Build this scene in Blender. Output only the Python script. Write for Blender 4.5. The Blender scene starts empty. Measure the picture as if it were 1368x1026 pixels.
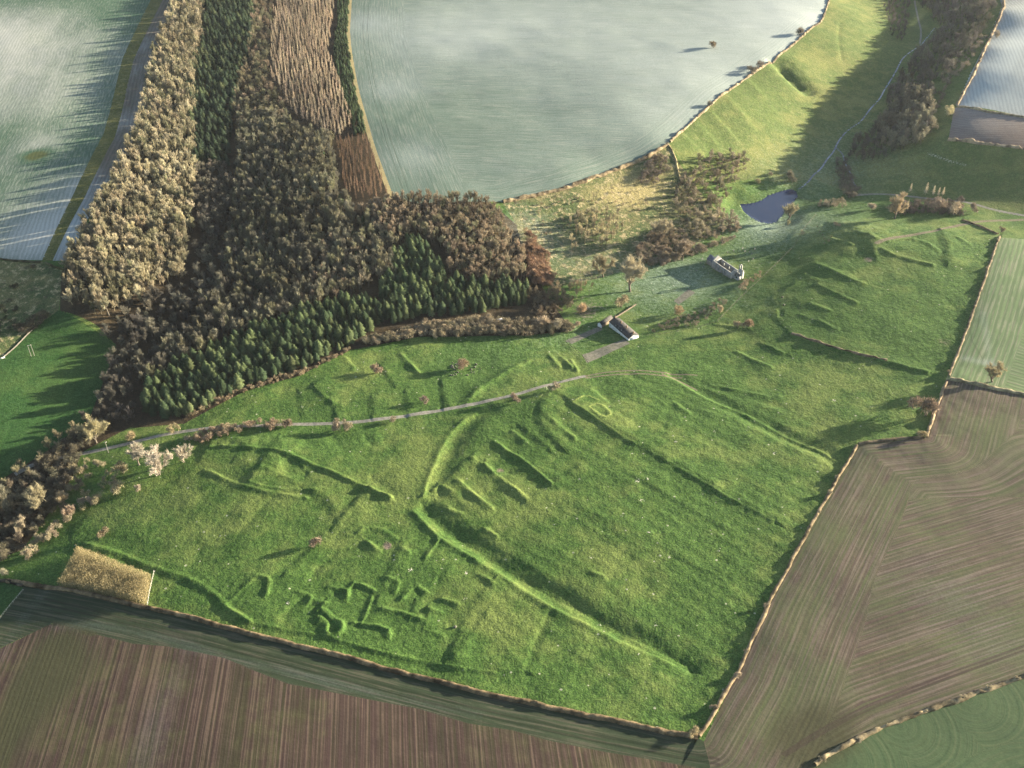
import bpy, math, random
import numpy as np
random.seed(7)
RNG = np.random.default_rng(7)
scene = bpy.context.scene
COL = scene.collection
# ------------------------------------------------------------------ camera numbers
CAM_Z, PITCH, FPX, CX, CY = 440.0, math.radians(37.7), 1400.0, 684.0, 513.0
CP, SP = math.cos(PITCH), math.sin(PITCH)
SUN_EL, SUN_AZ = math.radians(10.5), math.radians(17.5)      # azimuth measured from +X towards +Y

def rays(p):
    p = np.asarray(p, float).reshape(-1, 2)
    x = (p[:, 0] - CX) / FPX; y = (CY - p[:, 1]) / FPX
    return np.stack([x, CP + y * SP, -SP + y * CP], 1)
def at_height(p, h):
    d = rays(p); t = (np.asarray(h, float) - CAM_Z) / d[:, 2]
    return d[:, :2] * t[:, None]

# ------------------------------------------------------------------ broad relief of the valley (photo points with a height in metres)
RELIEF = """480 10 36,560 100 36,700 20 37,900 20 38,1060 10 37,1080 40 36.5,950 130 36,880 195 34,760 240 31,620 260 31,530 250 33,700 150 36
1223 7 14,1228 30 13,1230 60 11,1180 120 7,1129 177 5,1114 203 3,1106 213 2.5,1000 280 0,1060 260 0,1015 292 0,1030 272 0,1045 285 0.2,985 262 1.5
1150 40 27,1120 70 26,1060 120 24,1040 75 36,1000 130 30,1000 170 24,960 170 28,900 205 31,940 220 22,1000 215 15,1050 200 9,1090 150 10,1060 230 3,1150 110 11,1180 60 17,1108 0 36
1290 90 43,1310 60 45,1335 10 47,1275 145 36,1250 130 28,1230 90 17,1255 60 24,1240 160 24,1210 160 13,1180 190 8,1265 190 30,1368 155 40,1368 200 34,1368 240 24,1250 230 13,1300 250 14,1368 287 15,1280 280 14,1180 230 7,1200 270 7,1143 247 4,1100 260 1.5,1120 275 3,1368 50 46,1340 100 45
1143 308 19,1118 302 15,1165 299 16,1090 285 5,1180 290 13,1200 325 21,1260 320 22,1320 320 22.5,1260 400 24.5,1200 400 24,1150 390 22.5,1100 360 18,1060 345 9,1090 420 20,1030 430 15,980 430 9,1010 400 9,1040 350 5
965 360 3.5,900 350 3,830 440 6,790 465 8,760 430 6,850 370 3,790 390 4,720 400 5,720 440 7,660 440 8,950 320 2
890 280 10,820 300 10,780 300 14,720 300 18,700 280 24,850 230 25,900 240 18,960 240 10,740 340 9
700 530 16,560 555 14,400 568 12,280 574 10,150 600 7,70 615 4,720 560 19,780 540 19,860 500 16,900 480 13,950 470 13,850 475 11,1000 520 19,1100 560 24,1200 560 25.4,1250 500 25.2,1290 420 25,1100 480 20
800 650 24,900 700 26,1050 700 26.4,1000 850 27,930 970 27,600 680 22,640 620 20,500 640 19,560 600 17,450 610 16,380 610 16,300 600 12,300 640 16,400 680 19,480 740 22,300 740 19,200 680 12,130 700 10,250 780 20,400 830 24,550 850 25,700 850 26,100 760 13,40 775 10
300 545 9,450 520 11,600 500 11,700 490 12,750 480 10,500 475 8,600 460 7,400 520 9,250 560 7,470 460 8,300 520 8,190 565 5
0 1026 24,300 1026 28,700 1026 29,1000 1026 29,60 850 17,300 900 25,600 980 28,1368 1026 30,1368 700 30,1200 800 30,1300 560 28,1368 400 28,1100 950 29
0 620 3,100 560 3.5,140 470 9,0 480 14,60 420 16,80 360 27,0 350 28,0 420 20,0 560 8,60 520 8,0 720 -2,60 650 0,120 580 3,0 680 -3
170 470 8,200 430 9,240 370 12,270 300 15,290 240 18,310 160 22,330 80 27,350 10 30,110 400 28,200 390 22,150 300 33,200 200 35,240 100 36,250 20 37,245 330 20,255 230 25
0 10 35,100 60 37,180 60 38,0 200 31,100 200 34.5,50 300 30,20 340 28,120 250 35
360 100 33,400 60 35,450 150 36,500 230 35,460 260 33,400 200 30,350 200 26,330 250 22,380 280 26,300 330 16,350 340 19,420 330 24,500 300 29,570 290 30,640 290 27,690 340 14,600 360 19,540 350 22,500 400 15,420 400 17,350 420 12,600 420 10,700 390 7,280 440 10,240 490 7
-200 50 30,-200 250 27,-200 500 16,-200 800 6,-200 1000 20,1560 300 26,1560 500 28,1560 800 30,1560 60 46,300 1180 28,900 1180 29,1300 1180 30,-100 1180 24
400 -120 38,800 -120 40,1150 -120 34,1230 -120 18,1340 -120 46,100 -120 42,250 -120 40"""
_r = np.array([[float(v) for v in t.split()] for t in RELIEF.replace("\n", ",").split(",")])
_xy = at_height(_r[:, :2], _r[:, 2]); _h = _r[:, 2]
far = np.array([[-2600, -600, 20], [0, -600, 26], [2600, -600, 30], [-2600, 1500, 38], [2600, 1500, 42], [-2600, 4600, 40], [0, 4600, 45], [2600, 4600, 50], [0, 2600, 42], [-1200, 2600, 40], [1200, 2600, 46]], float)
_xy = np.vstack([_xy, far[:, :2]]); _h = np.concatenate([_h, far[:, 2]])
def _solve():
    n = len(_h)
    D = np.linalg.norm(_xy[:, None] - _xy[None], axis=2)
    A = np.zeros((n + 1, n + 1)); A[:n, :n] = -D + np.eye(n) * 1.5; A[:n, n] = 1; A[n, :n] = 1
    b = np.zeros(n + 1); b[:n] = _h
    return np.linalg.solve(A, b)
_w = _solve()
GX0, GY0, GS = -2400.0, -500.0, 7.0
GNX, GNY = 690, 660
def _base_grid():
    gx = GX0 + GS * np.arange(GNX); gy = GY0 + GS * np.arange(GNY)
    X, Y = np.meshgrid(gx, gy); Z = np.full(X.shape, _w[-1])
    for (x, y), w in zip(_xy, _w[:-1]): Z -= w * np.sqrt((X - x) ** 2 + (Y - y) ** 2)
    k = np.exp(-0.5 * (np.arange(-5, 6) / 1.7) ** 2); k /= k.sum()
    P = np.pad(Z, 5, mode='edge')
    P = sum(k[i] * P[i:i + Z.shape[0], :] for i in range(11))
    return sum(k[i] * P[:, i:i + Z.shape[1]] for i in range(11))
BASE = _base_grid()
def base(x, y):
    u = np.clip((x - GX0) / GS, 0, GNX - 1.001); v = np.clip((y - GY0) / GS, 0, GNY - 1.001)
    i = u.astype(int); j = v.astype(int); a = u - i; b = v - j
    return (BASE[j, i] * (1 - a) + BASE[j, i + 1] * a) * (1 - b) + (BASE[j + 1, i] * (1 - a) + BASE[j + 1, i + 1] * a) * b

def px(p):
    """photo points -> ground points on the broad relief"""
    d = rays(p); n = len(d)
    t0 = (70 - CAM_Z) / d[:, 2]; t1 = (-12 - CAM_Z) / d[:, 2]
    out = t1.copy(); found = np.zeros(n, bool); N = 240; lo = t0.copy(); hi = t1.copy()
    for k in range(N + 1):
        t = t0 + (t1 - t0) * k / N
        z = CAM_Z + d[:, 2] * t
        below = (z <= base(d[:, 0] * t, d[:, 1] * t)) & ~found
        hi[below] = t[below]; lo[below] = (t - (t1 - t0) / N)[below]; found |= below
    for k in range(14):
        m = (lo + hi) / 2; z = CAM_Z + d[:, 2] * m
        b = z <= base(d[:, 0] * m, d[:, 1] * m)
        hi = np.where(b, m, hi); lo = np.where(b, lo, m)
    return d[:, :2] * hi[:, None]
def P(s):
    """'x y,x y,...' in photo pixels -> ground points"""
    return px([[float(v) for v in t.split()] for t in s.split(",")])

# ------------------------------------------------------------------ noise and line tools
def _hash(i, j, seed):
    h = (i * 374761393 + j * 668265263 + seed * 974634623) & 0xFFFFFFFF
    h = ((h ^ (h >> 13)) * 1274126177) & 0xFFFFFFFF
    return ((h ^ (h >> 16)) & 0xFFFF) / 65535.0
def vnoise(x, y, s, seed=0):
    u = x / s; v = y / s; i = np.floor(u).astype(np.int64); j = np.floor(v).astype(np.int64)
    a = u - i; b = v - j; a = a * a * a * (a * (a * 6 - 15) + 10); b = b * b * b * (b * (b * 6 - 15) + 10)
    return ((_hash(i, j, seed) * (1 - a) + _hash(i + 1, j, seed) * a) * (1 - b) + (_hash(i, j + 1, seed) * (1 - a) + _hash(i + 1, j + 1, seed) * a) * b) * 2 - 1
def smooth(e0, e1, x):
    t = np.clip((x - e0) / (e1 - e0), 0, 1); return t * t * (3 - 2 * t)
def chaikin(p, n=2):
    p = np.asarray(p, float)
    for _ in range(n):
        q = p[:-1] * .75 + p[1:] * .25; r = p[:-1] * .25 + p[1:] * .75
        p = np.vstack([p[:1], np.stack([q, r], 1).reshape(-1, 2), p[-1:]])
    return p
def line_dist(x, y, pts, facing=False):
    """distance, signed side (+ left of travel), overshoot past the ends, distance along"""
    best = np.full(x.shape, 1e9); sd = np.zeros(x.shape); over = np.zeros(x.shape); al = np.zeros(x.shape); dt = np.zeros(x.shape); L = 0.0
    n = len(pts) - 1
    for k in range(n):
        ax, ay = pts[k]; ex, ey = pts[k + 1] - pts[k]; l = math.hypot(ex, ey) + 1e-9; ex /= l; ey /= l
        t = (x - ax) * ex + (y - ay) * ey; c = np.clip(t, 0, l)
        qx = x - ax - c * ex; qy = y - ay - c * ey; d = np.hypot(qx, qy)
        m = d < best; best = np.where(m, d, best)
        s = ex * (y - ay) - ey * (x - ax)
        sd = np.where(m, np.where(np.abs(s) > 1e-6, np.sign(s), 1) * d, sd)
        o = np.where(t < 0, -t, np.where(t > l, t - l, 0))
        if 0 < k: o = np.where(t < 0, 0, o)
        if k < n - 1: o = np.where(t > l, 0, o)
        dt = np.where(m, -ey * math.cos(SUN_AZ) + ex * math.sin(SUN_AZ), dt); over = np.where(m, o, over); al = np.where(m, L + c, al); L += l
    return best, sd, over, (dt if facing else al)
def inside(x, y, poly):
    r = np.zeros(x.shape, bool); n = len(poly)
    for k in range(n):
        x0, y0 = poly[k]; x1, y1 = poly[(k + 1) % n]
        if y0 == y1: continue
        c = ((y0 > y) != (y1 > y)) & (x < (x1 - x0) * (y - y0) / (y1 - y0) + x0)
        r ^= c
    return r

# ------------------------------------------------------------------ the earthworks: B bank, D ditch (one added along a bush's cast shadow), S scarp (high side left of travel), Q sunken floor
EARTH = """S 2.6 1.7 24|764 539,784 552,811 572,841 590,871 605,901 622,931 640,967 662,1001 679,1032 696
B 1.3 .5|764 539,784 552,811 572,841 590,871 605,901 622,931 640,967 662,1001 679,1032 696
D 4.2 1.7|655 546,636 557,614 578,602 598,593 620,585 643,576 662
B 1.5 .5|652 545,629 555,605 575,592 595,582 619,572 642,567 662
D 4.6 2.6|566 678,592 705,618 721,650 740,684 767,722 788,760 808,800 832,840 852,880 871,922 894
B 1.5 .7|555 684,582 714,609 731,642 751,675 771,717 799,751 819,784 834,817 851,851 867,884 881,920 896
B 1.2 .35|700 778,760 812,820 842,880 872,915 889
S 3 1.6 28|738 519,722 532,716 548,719 566,730 582,745 595
B 2 .5|730 520,712 540,709 556
D 4.2 1.8|897 501,925 518,958 536,1000 560,1030 575,1065 592,1100 606,1119 620
B 1.5 .7|904 509,937 529,967 542,997 554,1026 569,1059 588,1099 602,1119 617
D 3 .9|937 511,970 523,1000 533,1030 540,1060 548
B 1.2 .4|951 514,991 522,1024 529
D 2.5 .9|747 558,765 576
B 1.2 .7|737 560,752 573,768 586
S 2 1.1 12|697 572,714 586,731 600
B 1 .5|687 577,703 589
B 1.6 1.1|662 590,679 603,699 614,711 625,737 646
S 2 1 14|690 608,711 625,737 646
B 1.4 1|647 620,660 632,671 640,703 664
D 2.2 1|657 621,678 632
S 2 .8 10|647 620,671 640,703 664
B 1.4 1|615 643,628 656,656 677
D 2.6 .8|632 643,652 660
D 2.6 1|588 660,612 681
B 1.1 .6|580 655,588 647,604 655
B 1.2 .6|600 680,617 685
B 1.2 .5|632 612,640 618,650 615
S 2.5 1.2 12|628 610,610 626,591 645,568 660
S 2 .9 14|767 626,739 643,705 668
S 2 1.1 15|589 513,592 541
S 2 .9 12|541 527,544 553
S 2 .7 12|496 534,497 556
S 2 1 12|420 517,445 539,448 558
B 1.2 .5|420 517,445 539
S 2 .5 12|398 525,401 550
S 2 .8 10|508 490,526 516
B 1.5 .8|538 474,560 498
B 1.2 .5|462 478,474 492
B 2.2 1.1|627 536,638 522,658 508,690 490,706 483
D 2.5 .6|633 540,650 523,680 502
B 1 .7|735 475,748 489
B 1 .7|752 478,764 491
B 1 .7|764 482,772 495
B 1.4 .5|600 542,640 531
B 1.4 .5|548 555,585 544
B 1.5 .9|281 598,303 597,346 600,374 603,399 611,419 621,449 632,464 640,485 649,522 664
S 2.4 1 20|303 598,346 601,374 604,399 612,419 622,449 633,464 641,485 650
B 1.3 .7|277 628,311 644,341 653,367 658,410 665
B 1.3 .5|331 643,363 653,421 654
S 3 1 20|412 656,436 668,446 690
S 2.2 1.5 15|489 655,466 678,449 699
S 2 1.1 12|424 722,416 731,382 765
S 2 .9 10|356 606,333 640
S 2 .5 8|319 604,311 616
B 2 .6|350 624,368 632,395 642
Q 2.6 1|372 606,400 617,415 632,408 640,382 634,372 622
B 12 1.6|285 589,340 590,390 600
D 3 .9|440 583,455 598
D 2 .8|487 583,494 592
D 3 .9|513 581,517 594
D 1.5 .5|371 582,438 576,474 577,513 568
D 2.2 .8|496 639,517 656
B 1.3 .7|491 652,523 665
B 1.2 .7|491 723,508 736
D 3 .6|512 726,522 732
S 2 .8 12|532 729,518 765,509 784,498 806
D 1.6 .35|363 663,330 700,298 738
D 1.6 .25|330 655,290 700,262 735
D 1.6 .3|460 700,420 760,380 830
D 3 .55|430 722,342 744,290 752,250 757
B 1.1 .6|306 806,337 776,346 769,363 774,357 795
Q 2.6 .5|338 778,360 777,354 802,318 806
B 1.2 .6|300 809,315 820,334 830
S 2 1 20|331 830,380 841,432 849,472 861,515 873,564 883,607 892,662 899,702 901
B 1.1 .4|331 830,380 841,432 849,472 861,515 873,564 883,607 892,662 899
B 1.1 .7|466 795,466 786,476 778,499 787
Q 1.6 .6|476 782,499 790,494 803,478 798
S 2 .7 10|504 800,484 830
B 1.1 .7|539 800,555 782,570 790
Q 2.6 .7|552 788,566 790,564 800,550 800
B 1.2 .7|512 813,534 817,552 824,564 827
S 2 .7 9|556 829,543 855
S 2 .7 9|553 806,548 822
B 1.2 .9|423 818,432 813,447 827,460 833,457 847,436 849,438 833,428 826
Q 1.5 .7|441 832,456 836,453 846,440 846
S 2 .9 12|430 808,421 820,424 838
S 2 1.1 12|657 777,635 803,619 827,595 883
S 1.6 .7 8|647 821,625 852,607 876
D 1.8 .8|736 815,718 850,701 897
B 1.1 .6|650 706,664 715
B 2.2 1|110 726,150 736,200 756,233 766,267 779,290 797,307 814,327 826
D 2.2 .6|150 743,196 764,230 775,260 788,282 803,302 822
S 1.5 .5 10|801 691,850 715,917 751,957 771
S 1.5 .3 10|741 668,800 700,860 735
S 1.5 .35 10|852 640,900 668,960 702
B 1 .4|791 765,806 770
S 3.2 2.4 30|1118 301,1143 308,1156 322,1164 337
S 4 2 20|1256 309,1261 330,1264 350
B 1.4 .8|1179 334,1206 344,1246 354
B 1.4 .7|1186 325,1215 318,1236 323,1255 336
D 3 .8|1166 300,1175 304
B 1.4 .5|1093 380,1118 392,1146 405
B 1.4 .5|1098 355,1128 368,1156 379
S 2.5 .5 14|1072 368,1093 380,1146 405
D 4 1|1085 365,1096 370
B 1.6 .7|1056 445,1109 465,1180 482,1239 497
S 2 .8 14|1056 446,1109 466,1180 483,1239 498
B 1.3 .5|1018 458,1045 471
S 3 .7 14|1000 440,1018 456,1048 472
B 1.2 .6|955 433,1001 439
Q 3 1.2|1037 414,1048 414,1049 424,1038 426
S 3 .6 18|1030 402,1032 425,1045 437
B 1.2 .6|904 539,921 552
D 2 .7|911 543,924 549
B 1.4 .4|944 549,970 559
D 2.4 .8|797 521,815 538
B 1.2 .5|794 522,811 537
D 3 .7|840 500,856 512
D 8 4|1034 80,1046 93,1060 107,1078 123
B 3 .8|930 165,948 182,962 200
B 3 .8|950 150,970 172,984 190
B 3 .7|972 130,990 150,1006 172
B 3 .7|912 180,928 196,938 206
B 3 .7|1000 108,1020 130,1035 150
D 5 2.8|1044 91,1060 107,1068 114
D 2 .8|1122 30,1119 50,1124 80
D 2.4 .5|905 535,886 560
S 4 1.5 30|1262 505,1236 570,1150 588
S 14 1.1 42|1335 322,1293 432,1262 508
S 14 1.1 34|1236 585,1150 592,1086 690,1030 795,985 895,934 983
B 1.5 .6|985 470,1010 482,1030 490
D 2 .4|930 180,950 205
D 2 .4|955 150,985 185
B 1 .35|787 545,801 539,819 554,807 561,787 545
B 1 .35|768 538,784 529,799 535
B 1 .5|478 712,490 704,512 706,530 718
Q 2.6 .5|440 785,462 787,462 800,440 800
B 1 .5|438 784,464 786,464 802
B 1 .6|497 800,487 827
Q 2.6 .5|472 833,520 840,518 850,472 843
B 1 .6|472 832,520 839,522 850
S 1.6 .9 8|570 815,565 838
B 1 .5|571 813,590 818
D 1.6 .6|592 760,582 782
B 1 .6|642 768,658 776
D 1.6 .6|377 824,402 800
D 1.5 .5|417 766,447 738
D 2 .8|545 729,561 717
B 1 .6|540 732,548 738
B 1 .5|515 770,535 776,530 790
Q 2.6 .5|517 773,533 778,528 789,513 784
B 1 .5|590 800,612 806
B 1 .5|420 800,436 806
Q 2.6 .4|575 845,590 849,586 860,571 856
B 1 .5|573 844,591 848
B 1 .5|400 790,418 796,413 806
B 1 .5|585 722,570 745
B 2.6 .6|1090 352,1112 360,1140 369
B 2.6 .6|1048 388,1072 376,1090 372
B 1.6 .45|1070 420,1095 428,1120 440
B 1.6 .45|1082 405,1110 415
B 1.2 .6|1130 310,1160 316,1185 312
B 2 1.0|1122 304,1150 312,1176 322
B 1.5 .8|1110 318,1140 326
B 1.5 .9|1280 318,1296 326"""
FEATS = []
for ln in EARTH.splitlines():
    a, b = ln.split("|"); a = a.split()
    pts = P(b); k = a[0]
    if k != 'Q': pts = chaikin(pts, 1)
    q = [float(v) for v in a[1:]]
    if k == 'S' and q[0] < 7: q[0] *= .95; q[1] *= .58; q[2] *= .8
    if k == 'D' and q[0] < 5: q[0] *= .95; q[1] *= .68 if q[0] > 3.9 else .5
    if k == 'B' and 1.5 <= q[0] < 3: q[0] *= .75; q[1] *= .95
    if k == 'B' and q[0] < 1.5: q[0] = max(.85, q[0] * .8); q[1] *= 1.55
    FEATS.append((k, q, pts))
PLATEAU = P("600 640,720 540,900 500,1100 560,1143 597,930 970,700 900,560 680")
PASTURE = P("80 775,205 808,420 864,640 922,928 980,1030 795,1144 594,1234 584,1262 508,1332 318,1284 292,1140 275,1070 300,960 425,840 465,760 452,560 456,400 506,245 566,180 600,190 650,100 700")
POND = P("989 270,997 271,1008 270,1018 266,1026 259,1040 254,1056 250,1064 254,1066 262,1060 270,1052 277,1046 286,1038 294,1028 297,1014 295,1002 289,993 280")
def height(x, y):
    x = np.asarray(x, float); y = np.asarray(y, float)
    h = base(x, y)
    e = np.zeros(x.shape); wob = vnoise(x, y, 7, 5) * .55 + vnoise(x, y, 2.8, 15) * .12
    amp = 1 + .25 * vnoise(x, y, 16, 9) + .2 * vnoise(x, y, 4.5, 19)
    for k, a, pts in FEATS:
        R = (a[0] * 3 + 2) if k in 'BD' else (a[2] * 3.2 if k == 'S' else a[0] * 2 + 2)
        m = (x > pts[:, 0].min() - R) & (x < pts[:, 0].max() + R) & (y > pts[:, 1].min() - R) & (y < pts[:, 1].max() + R)
        if not m.any(): continue
        i = np.nonzero(m); X = x[i]; Y = y[i]
        if k == 'Q':
            d = line_dist(X, Y, np.vstack([pts, pts[:1]]))[0]
            e[i] -= .42 * a[1] * smooth(0, a[0], np.where(inside(X, Y, pts), d, -1)); continue
        d, s, o, dt = line_dist(X, Y, pts, True); toward = s * dt > 0; k2 = np.abs(dt)
        w = a[0] * (1 + .25 * wob[i]); am = amp[i] if a[0] < 6 else 1.0; f = np.exp(-(o / 4.0) ** 2) * am
        s = s + wob[i] * min(.5, a[0] * .2)
        if k == 'B': w = np.where(toward, w * .85, w * (1 + (2.3 if a[0] < 1.3 else 1.9) * k2)); e[i] += .72 * np.clip(.9 + .35 * vnoise(X, Y, 6.5, 23), .4, 1.2) * a[1] * np.exp(-(s / w) ** 2) * f
        elif k == 'D': w = np.where(toward, w * (1 + .9 * k2), w); e[i] -= a[1] * np.exp(-(s / w) ** 2) * np.exp(-(o / 5.0) ** 2) * (1 + .12 * vnoise(X, Y, 9.0, 29))
        else: w = w * (1.4 if a[0] < 6 else 1); e[i] += a[1] * smooth(-w, w, s) * np.exp(-(np.maximum(s, 0) / a[2]) ** 1.5) * np.exp(-(o / (a[2] * .35 + 2)) ** 2) * am
    h = h + e
    past = inside(x, y, PASTURE)
    n = .55 * vnoise(x, y, 46, 1) + np.where(past, .42, .2) * vnoise(x, y, 21, 2) + np.where(past, .20, .03) * vnoise(x, y, 8.5, 3)
    h = h + n * .8
    # faint ridge and furrow on the plateau
    near = smooth(1500, 700, y)
    m = inside(x, y, PLATEAU)
    if m.any():
        c = .71 * x + .70 * y
        h = h + np.where(m, .055 * np.sin(c / 8.5 * 2 * math.pi + 1.3 * vnoise(x, y, 40, 8)), 0)
    h = h + near * np.where(past, 1.0, .3) * (.05 * vnoise(x, y, 2.6, 4) + .035 * vnoise(x, y, 1.3, 6) + .05 * vnoise(x, y, 4.4, 16))
    # level pond basin
    mp = (np.abs(x - POND[:, 0].mean()) < 90) & (np.abs(y - POND[:, 1].mean()) < 90)
    if mp.any():
        i = np.nonzero(mp); d = line_dist(x[i], y[i], np.vstack([POND, POND[:1]]))[0]
        ins = inside(x[i], y[i], POND)
        k = smooth(22, 1, d)
        h[i] = np.where(ins, 0.0, h[i] * (1 - k) + np.minimum(h[i], .5) * k * 1.0)
        h[i] = np.where(ins, 0.0, np.maximum(h[i], .12))
    return h
def ground(p):
    p = np.asarray(p, float).reshape(-1, 2); return height(p[:, 0], p[:, 1])
# ------------------------------------------------------------------ node helper
class NT:
    def __init__(s, name):
        s.m = bpy.data.materials.new(name); s.m.use_nodes = True; s.t = s.m.node_tree; s.t.nodes.clear()
        s.out = s.n('ShaderNodeOutputMaterial'); s.b = s.n('ShaderNodeBsdfPrincipled')
        s.t.links.new(s.b.outputs[0], s.out.inputs[0])
    def n(s, t, **k):
        o = s.t.nodes.new(t)
        for a, v in k.items(): setattr(o, a, v)
        return o
    def put(s, sock, v):
        if hasattr(v, 'links') or isinstance(v, bpy.types.NodeSocket): s.t.links.new(v, sock)
        elif isinstance(v, (tuple, list)) and sock.type == 'RGBA': sock.default_value = tuple(v) + ((1,) if len(v) == 3 else ())
        else: sock.default_value = v
    def math(s, op, a, b=0.0, clamp=False):
        o = s.n('ShaderNodeMath', operation=op, use_clamp=clamp); s.put(o.inputs[0], a); s.put(o.inputs[1], b); return o.outputs[0]
    def mix(s, f, a, b, blend='MIX'):
        o = s.n('ShaderNodeMix', data_type='RGBA', blend_type=blend); s.put(o.inputs[0], f); s.put(o.inputs[6], a); s.put(o.inputs[7], b); return o.outputs[2]
    def noise(s, vec, scale, detail=3, rough=.55):
        o = s.n('ShaderNodeTexNoise'); s.put(o.inputs['Vector'], vec); o.inputs['Scale'].default_value = scale
        o.inputs['Detail'].default_value = detail; o.inputs['Roughness'].default_value = rough; return o.outputs['Fac']
    def step(s, v, a, b):
        o = s.n('ShaderNodeMapRange', interpolation_type='SMOOTHSTEP'); s.put(o.inputs[0], v); o.inputs[1].default_value = a; o.inputs[2].default_value = b; return o.outputs[0]
    def attr(s, name): return s.n('ShaderNodeAttribute', attribute_name=name).outputs['Fac']
    def attrc(s, name): return s.n('ShaderNodeAttribute', attribute_name=name).outputs['Color']
    def pos(s): return s.n('ShaderNodeTexCoord').outputs['Object']
    def comb(s, x, y, z=0.0):
        o = s.n('ShaderNodeCombineXYZ'); s.put(o.inputs[0], x); s.put(o.inputs[1], y); s.put(o.inputs[2], z); return o.outputs[0]
    def bump(s, h, dist, strength=1.0):
        o = s.n('ShaderNodeBump'); s.put(o.inputs['Height'], h); o.inputs['Distance'].default_value = dist; o.inputs['Strength'].default_value = strength
        s.t.links.new(o.outputs[0], s.b.inputs['Normal'])
    def fin(s, col, rough=.95, spec=.1):
        s.put(s.b.inputs['Base Color'], col); s.put(s.b.inputs['Roughness'], rough); s.b.inputs['Specular IOR Level'].default_value = spec; return s.m

def grass_mat(name, dark, mid, yel, frostcol=(.34, .40, .38), bump=.5, speck=.5, tuft=0.0, patchy=1.0):
    t = NT(name); p = t.pos()
    big = t.noise(p, 1 / 70, 3); med = t.noise(p, 1 / 14, 4, .6); fine = t.noise(p, 1 / 2.6, 3, .65); tiny = t.noise(p, 1 / .8, 2)
    c = t.mix(t.step(t.math('ADD', t.math('MULTIPLY', fine, .75), t.math('MULTIPLY', med, .35)), .38, .72), dark, mid)
    c = t.mix(t.math('MULTIPLY', t.step(t.math('ADD', t.math('MULTIPLY', big, .6), t.math('MULTIPLY', med, .45)), .48, .68), .75 * patchy), c, yel)
    c = t.mix(t.step(t.math('ADD', t.attr('dry'), t.math('MULTIPLY', t.math('SUBTRACT', fine, .5), .5)), .1, 1.0), c, tuple(1.25 * v for v in yel))  # on the hillside this mask also paints sunlit yellow into the grass
    if tuft:
        tv = t.noise(p, 1 / 4.5, 3, .7)
        c = t.mix(t.math('MULTIPLY', t.step(tv, .5, .66), tuft), c, (.34, .28, .16))
        c = t.mix(t.math('MULTIPLY', t.step(t.noise(p, 1 / 6.5, 4, .7), .52, .70), tuft * .8), c, (.07, .06, .035))
    # pale thistle heads, molehills and stones scattered over the turf
    v = t.n('ShaderNodeTexVoronoi', feature='F1'); t.put(v.inputs['Vector'], p); v.inputs['Scale'].default_value = 1 / 3.3
    sep = t.n('ShaderNodeSeparateColor'); t.t.links.new(v.outputs['Color'], sep.inputs[0])
    sp = t.math('MULTIPLY', t.math('LESS_THAN', v.outputs['Distance'], t.math('MULTIPLY', sep.outputs[1], .22)), t.math('GREATER_THAN', t.math('ADD', sep.outputs[0], t.math('MULTIPLY', med, .45)), 1.06))
    c = t.mix(t.math('MULTIPLY', sp, speck), c, (.34, .34, .25))
    c = t.mix(t.step(t.math('ADD', t.attr('bare'), t.math('MULTIPLY', t.math('SUBTRACT', fine, .5), 1.1)), .35, .85), c, (.17, .13, .105))
    c = t.mix(t.step(t.math('ADD', t.attr('chalk'), t.math('MULTIPLY', t.math('SUBTRACT', tiny, .5), 1.6)), .4, .7), c, (.5, .46, .40))
    c = t.mix(t.step(t.math('ADD', t.attr('frostg'), t.math('MULTIPLY', t.math('SUBTRACT', fine, .5), .7)), .05, 1.1), c, frostcol)
    c = t.mix(t.step(tiny, .42, .62), t.mix(1.0, c, (.66, .68, .66), 'MULTIPLY'), t.mix(1.0, c, (1.16, 1.14, 1.12), 'MULTIPLY'))
    h = t.math('ADD', t.math('MULTIPLY', fine, 1.0), t.math('MULTIPLY', tiny, .35))
    t.bump(h, bump)
    return t.fin(c)

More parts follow.
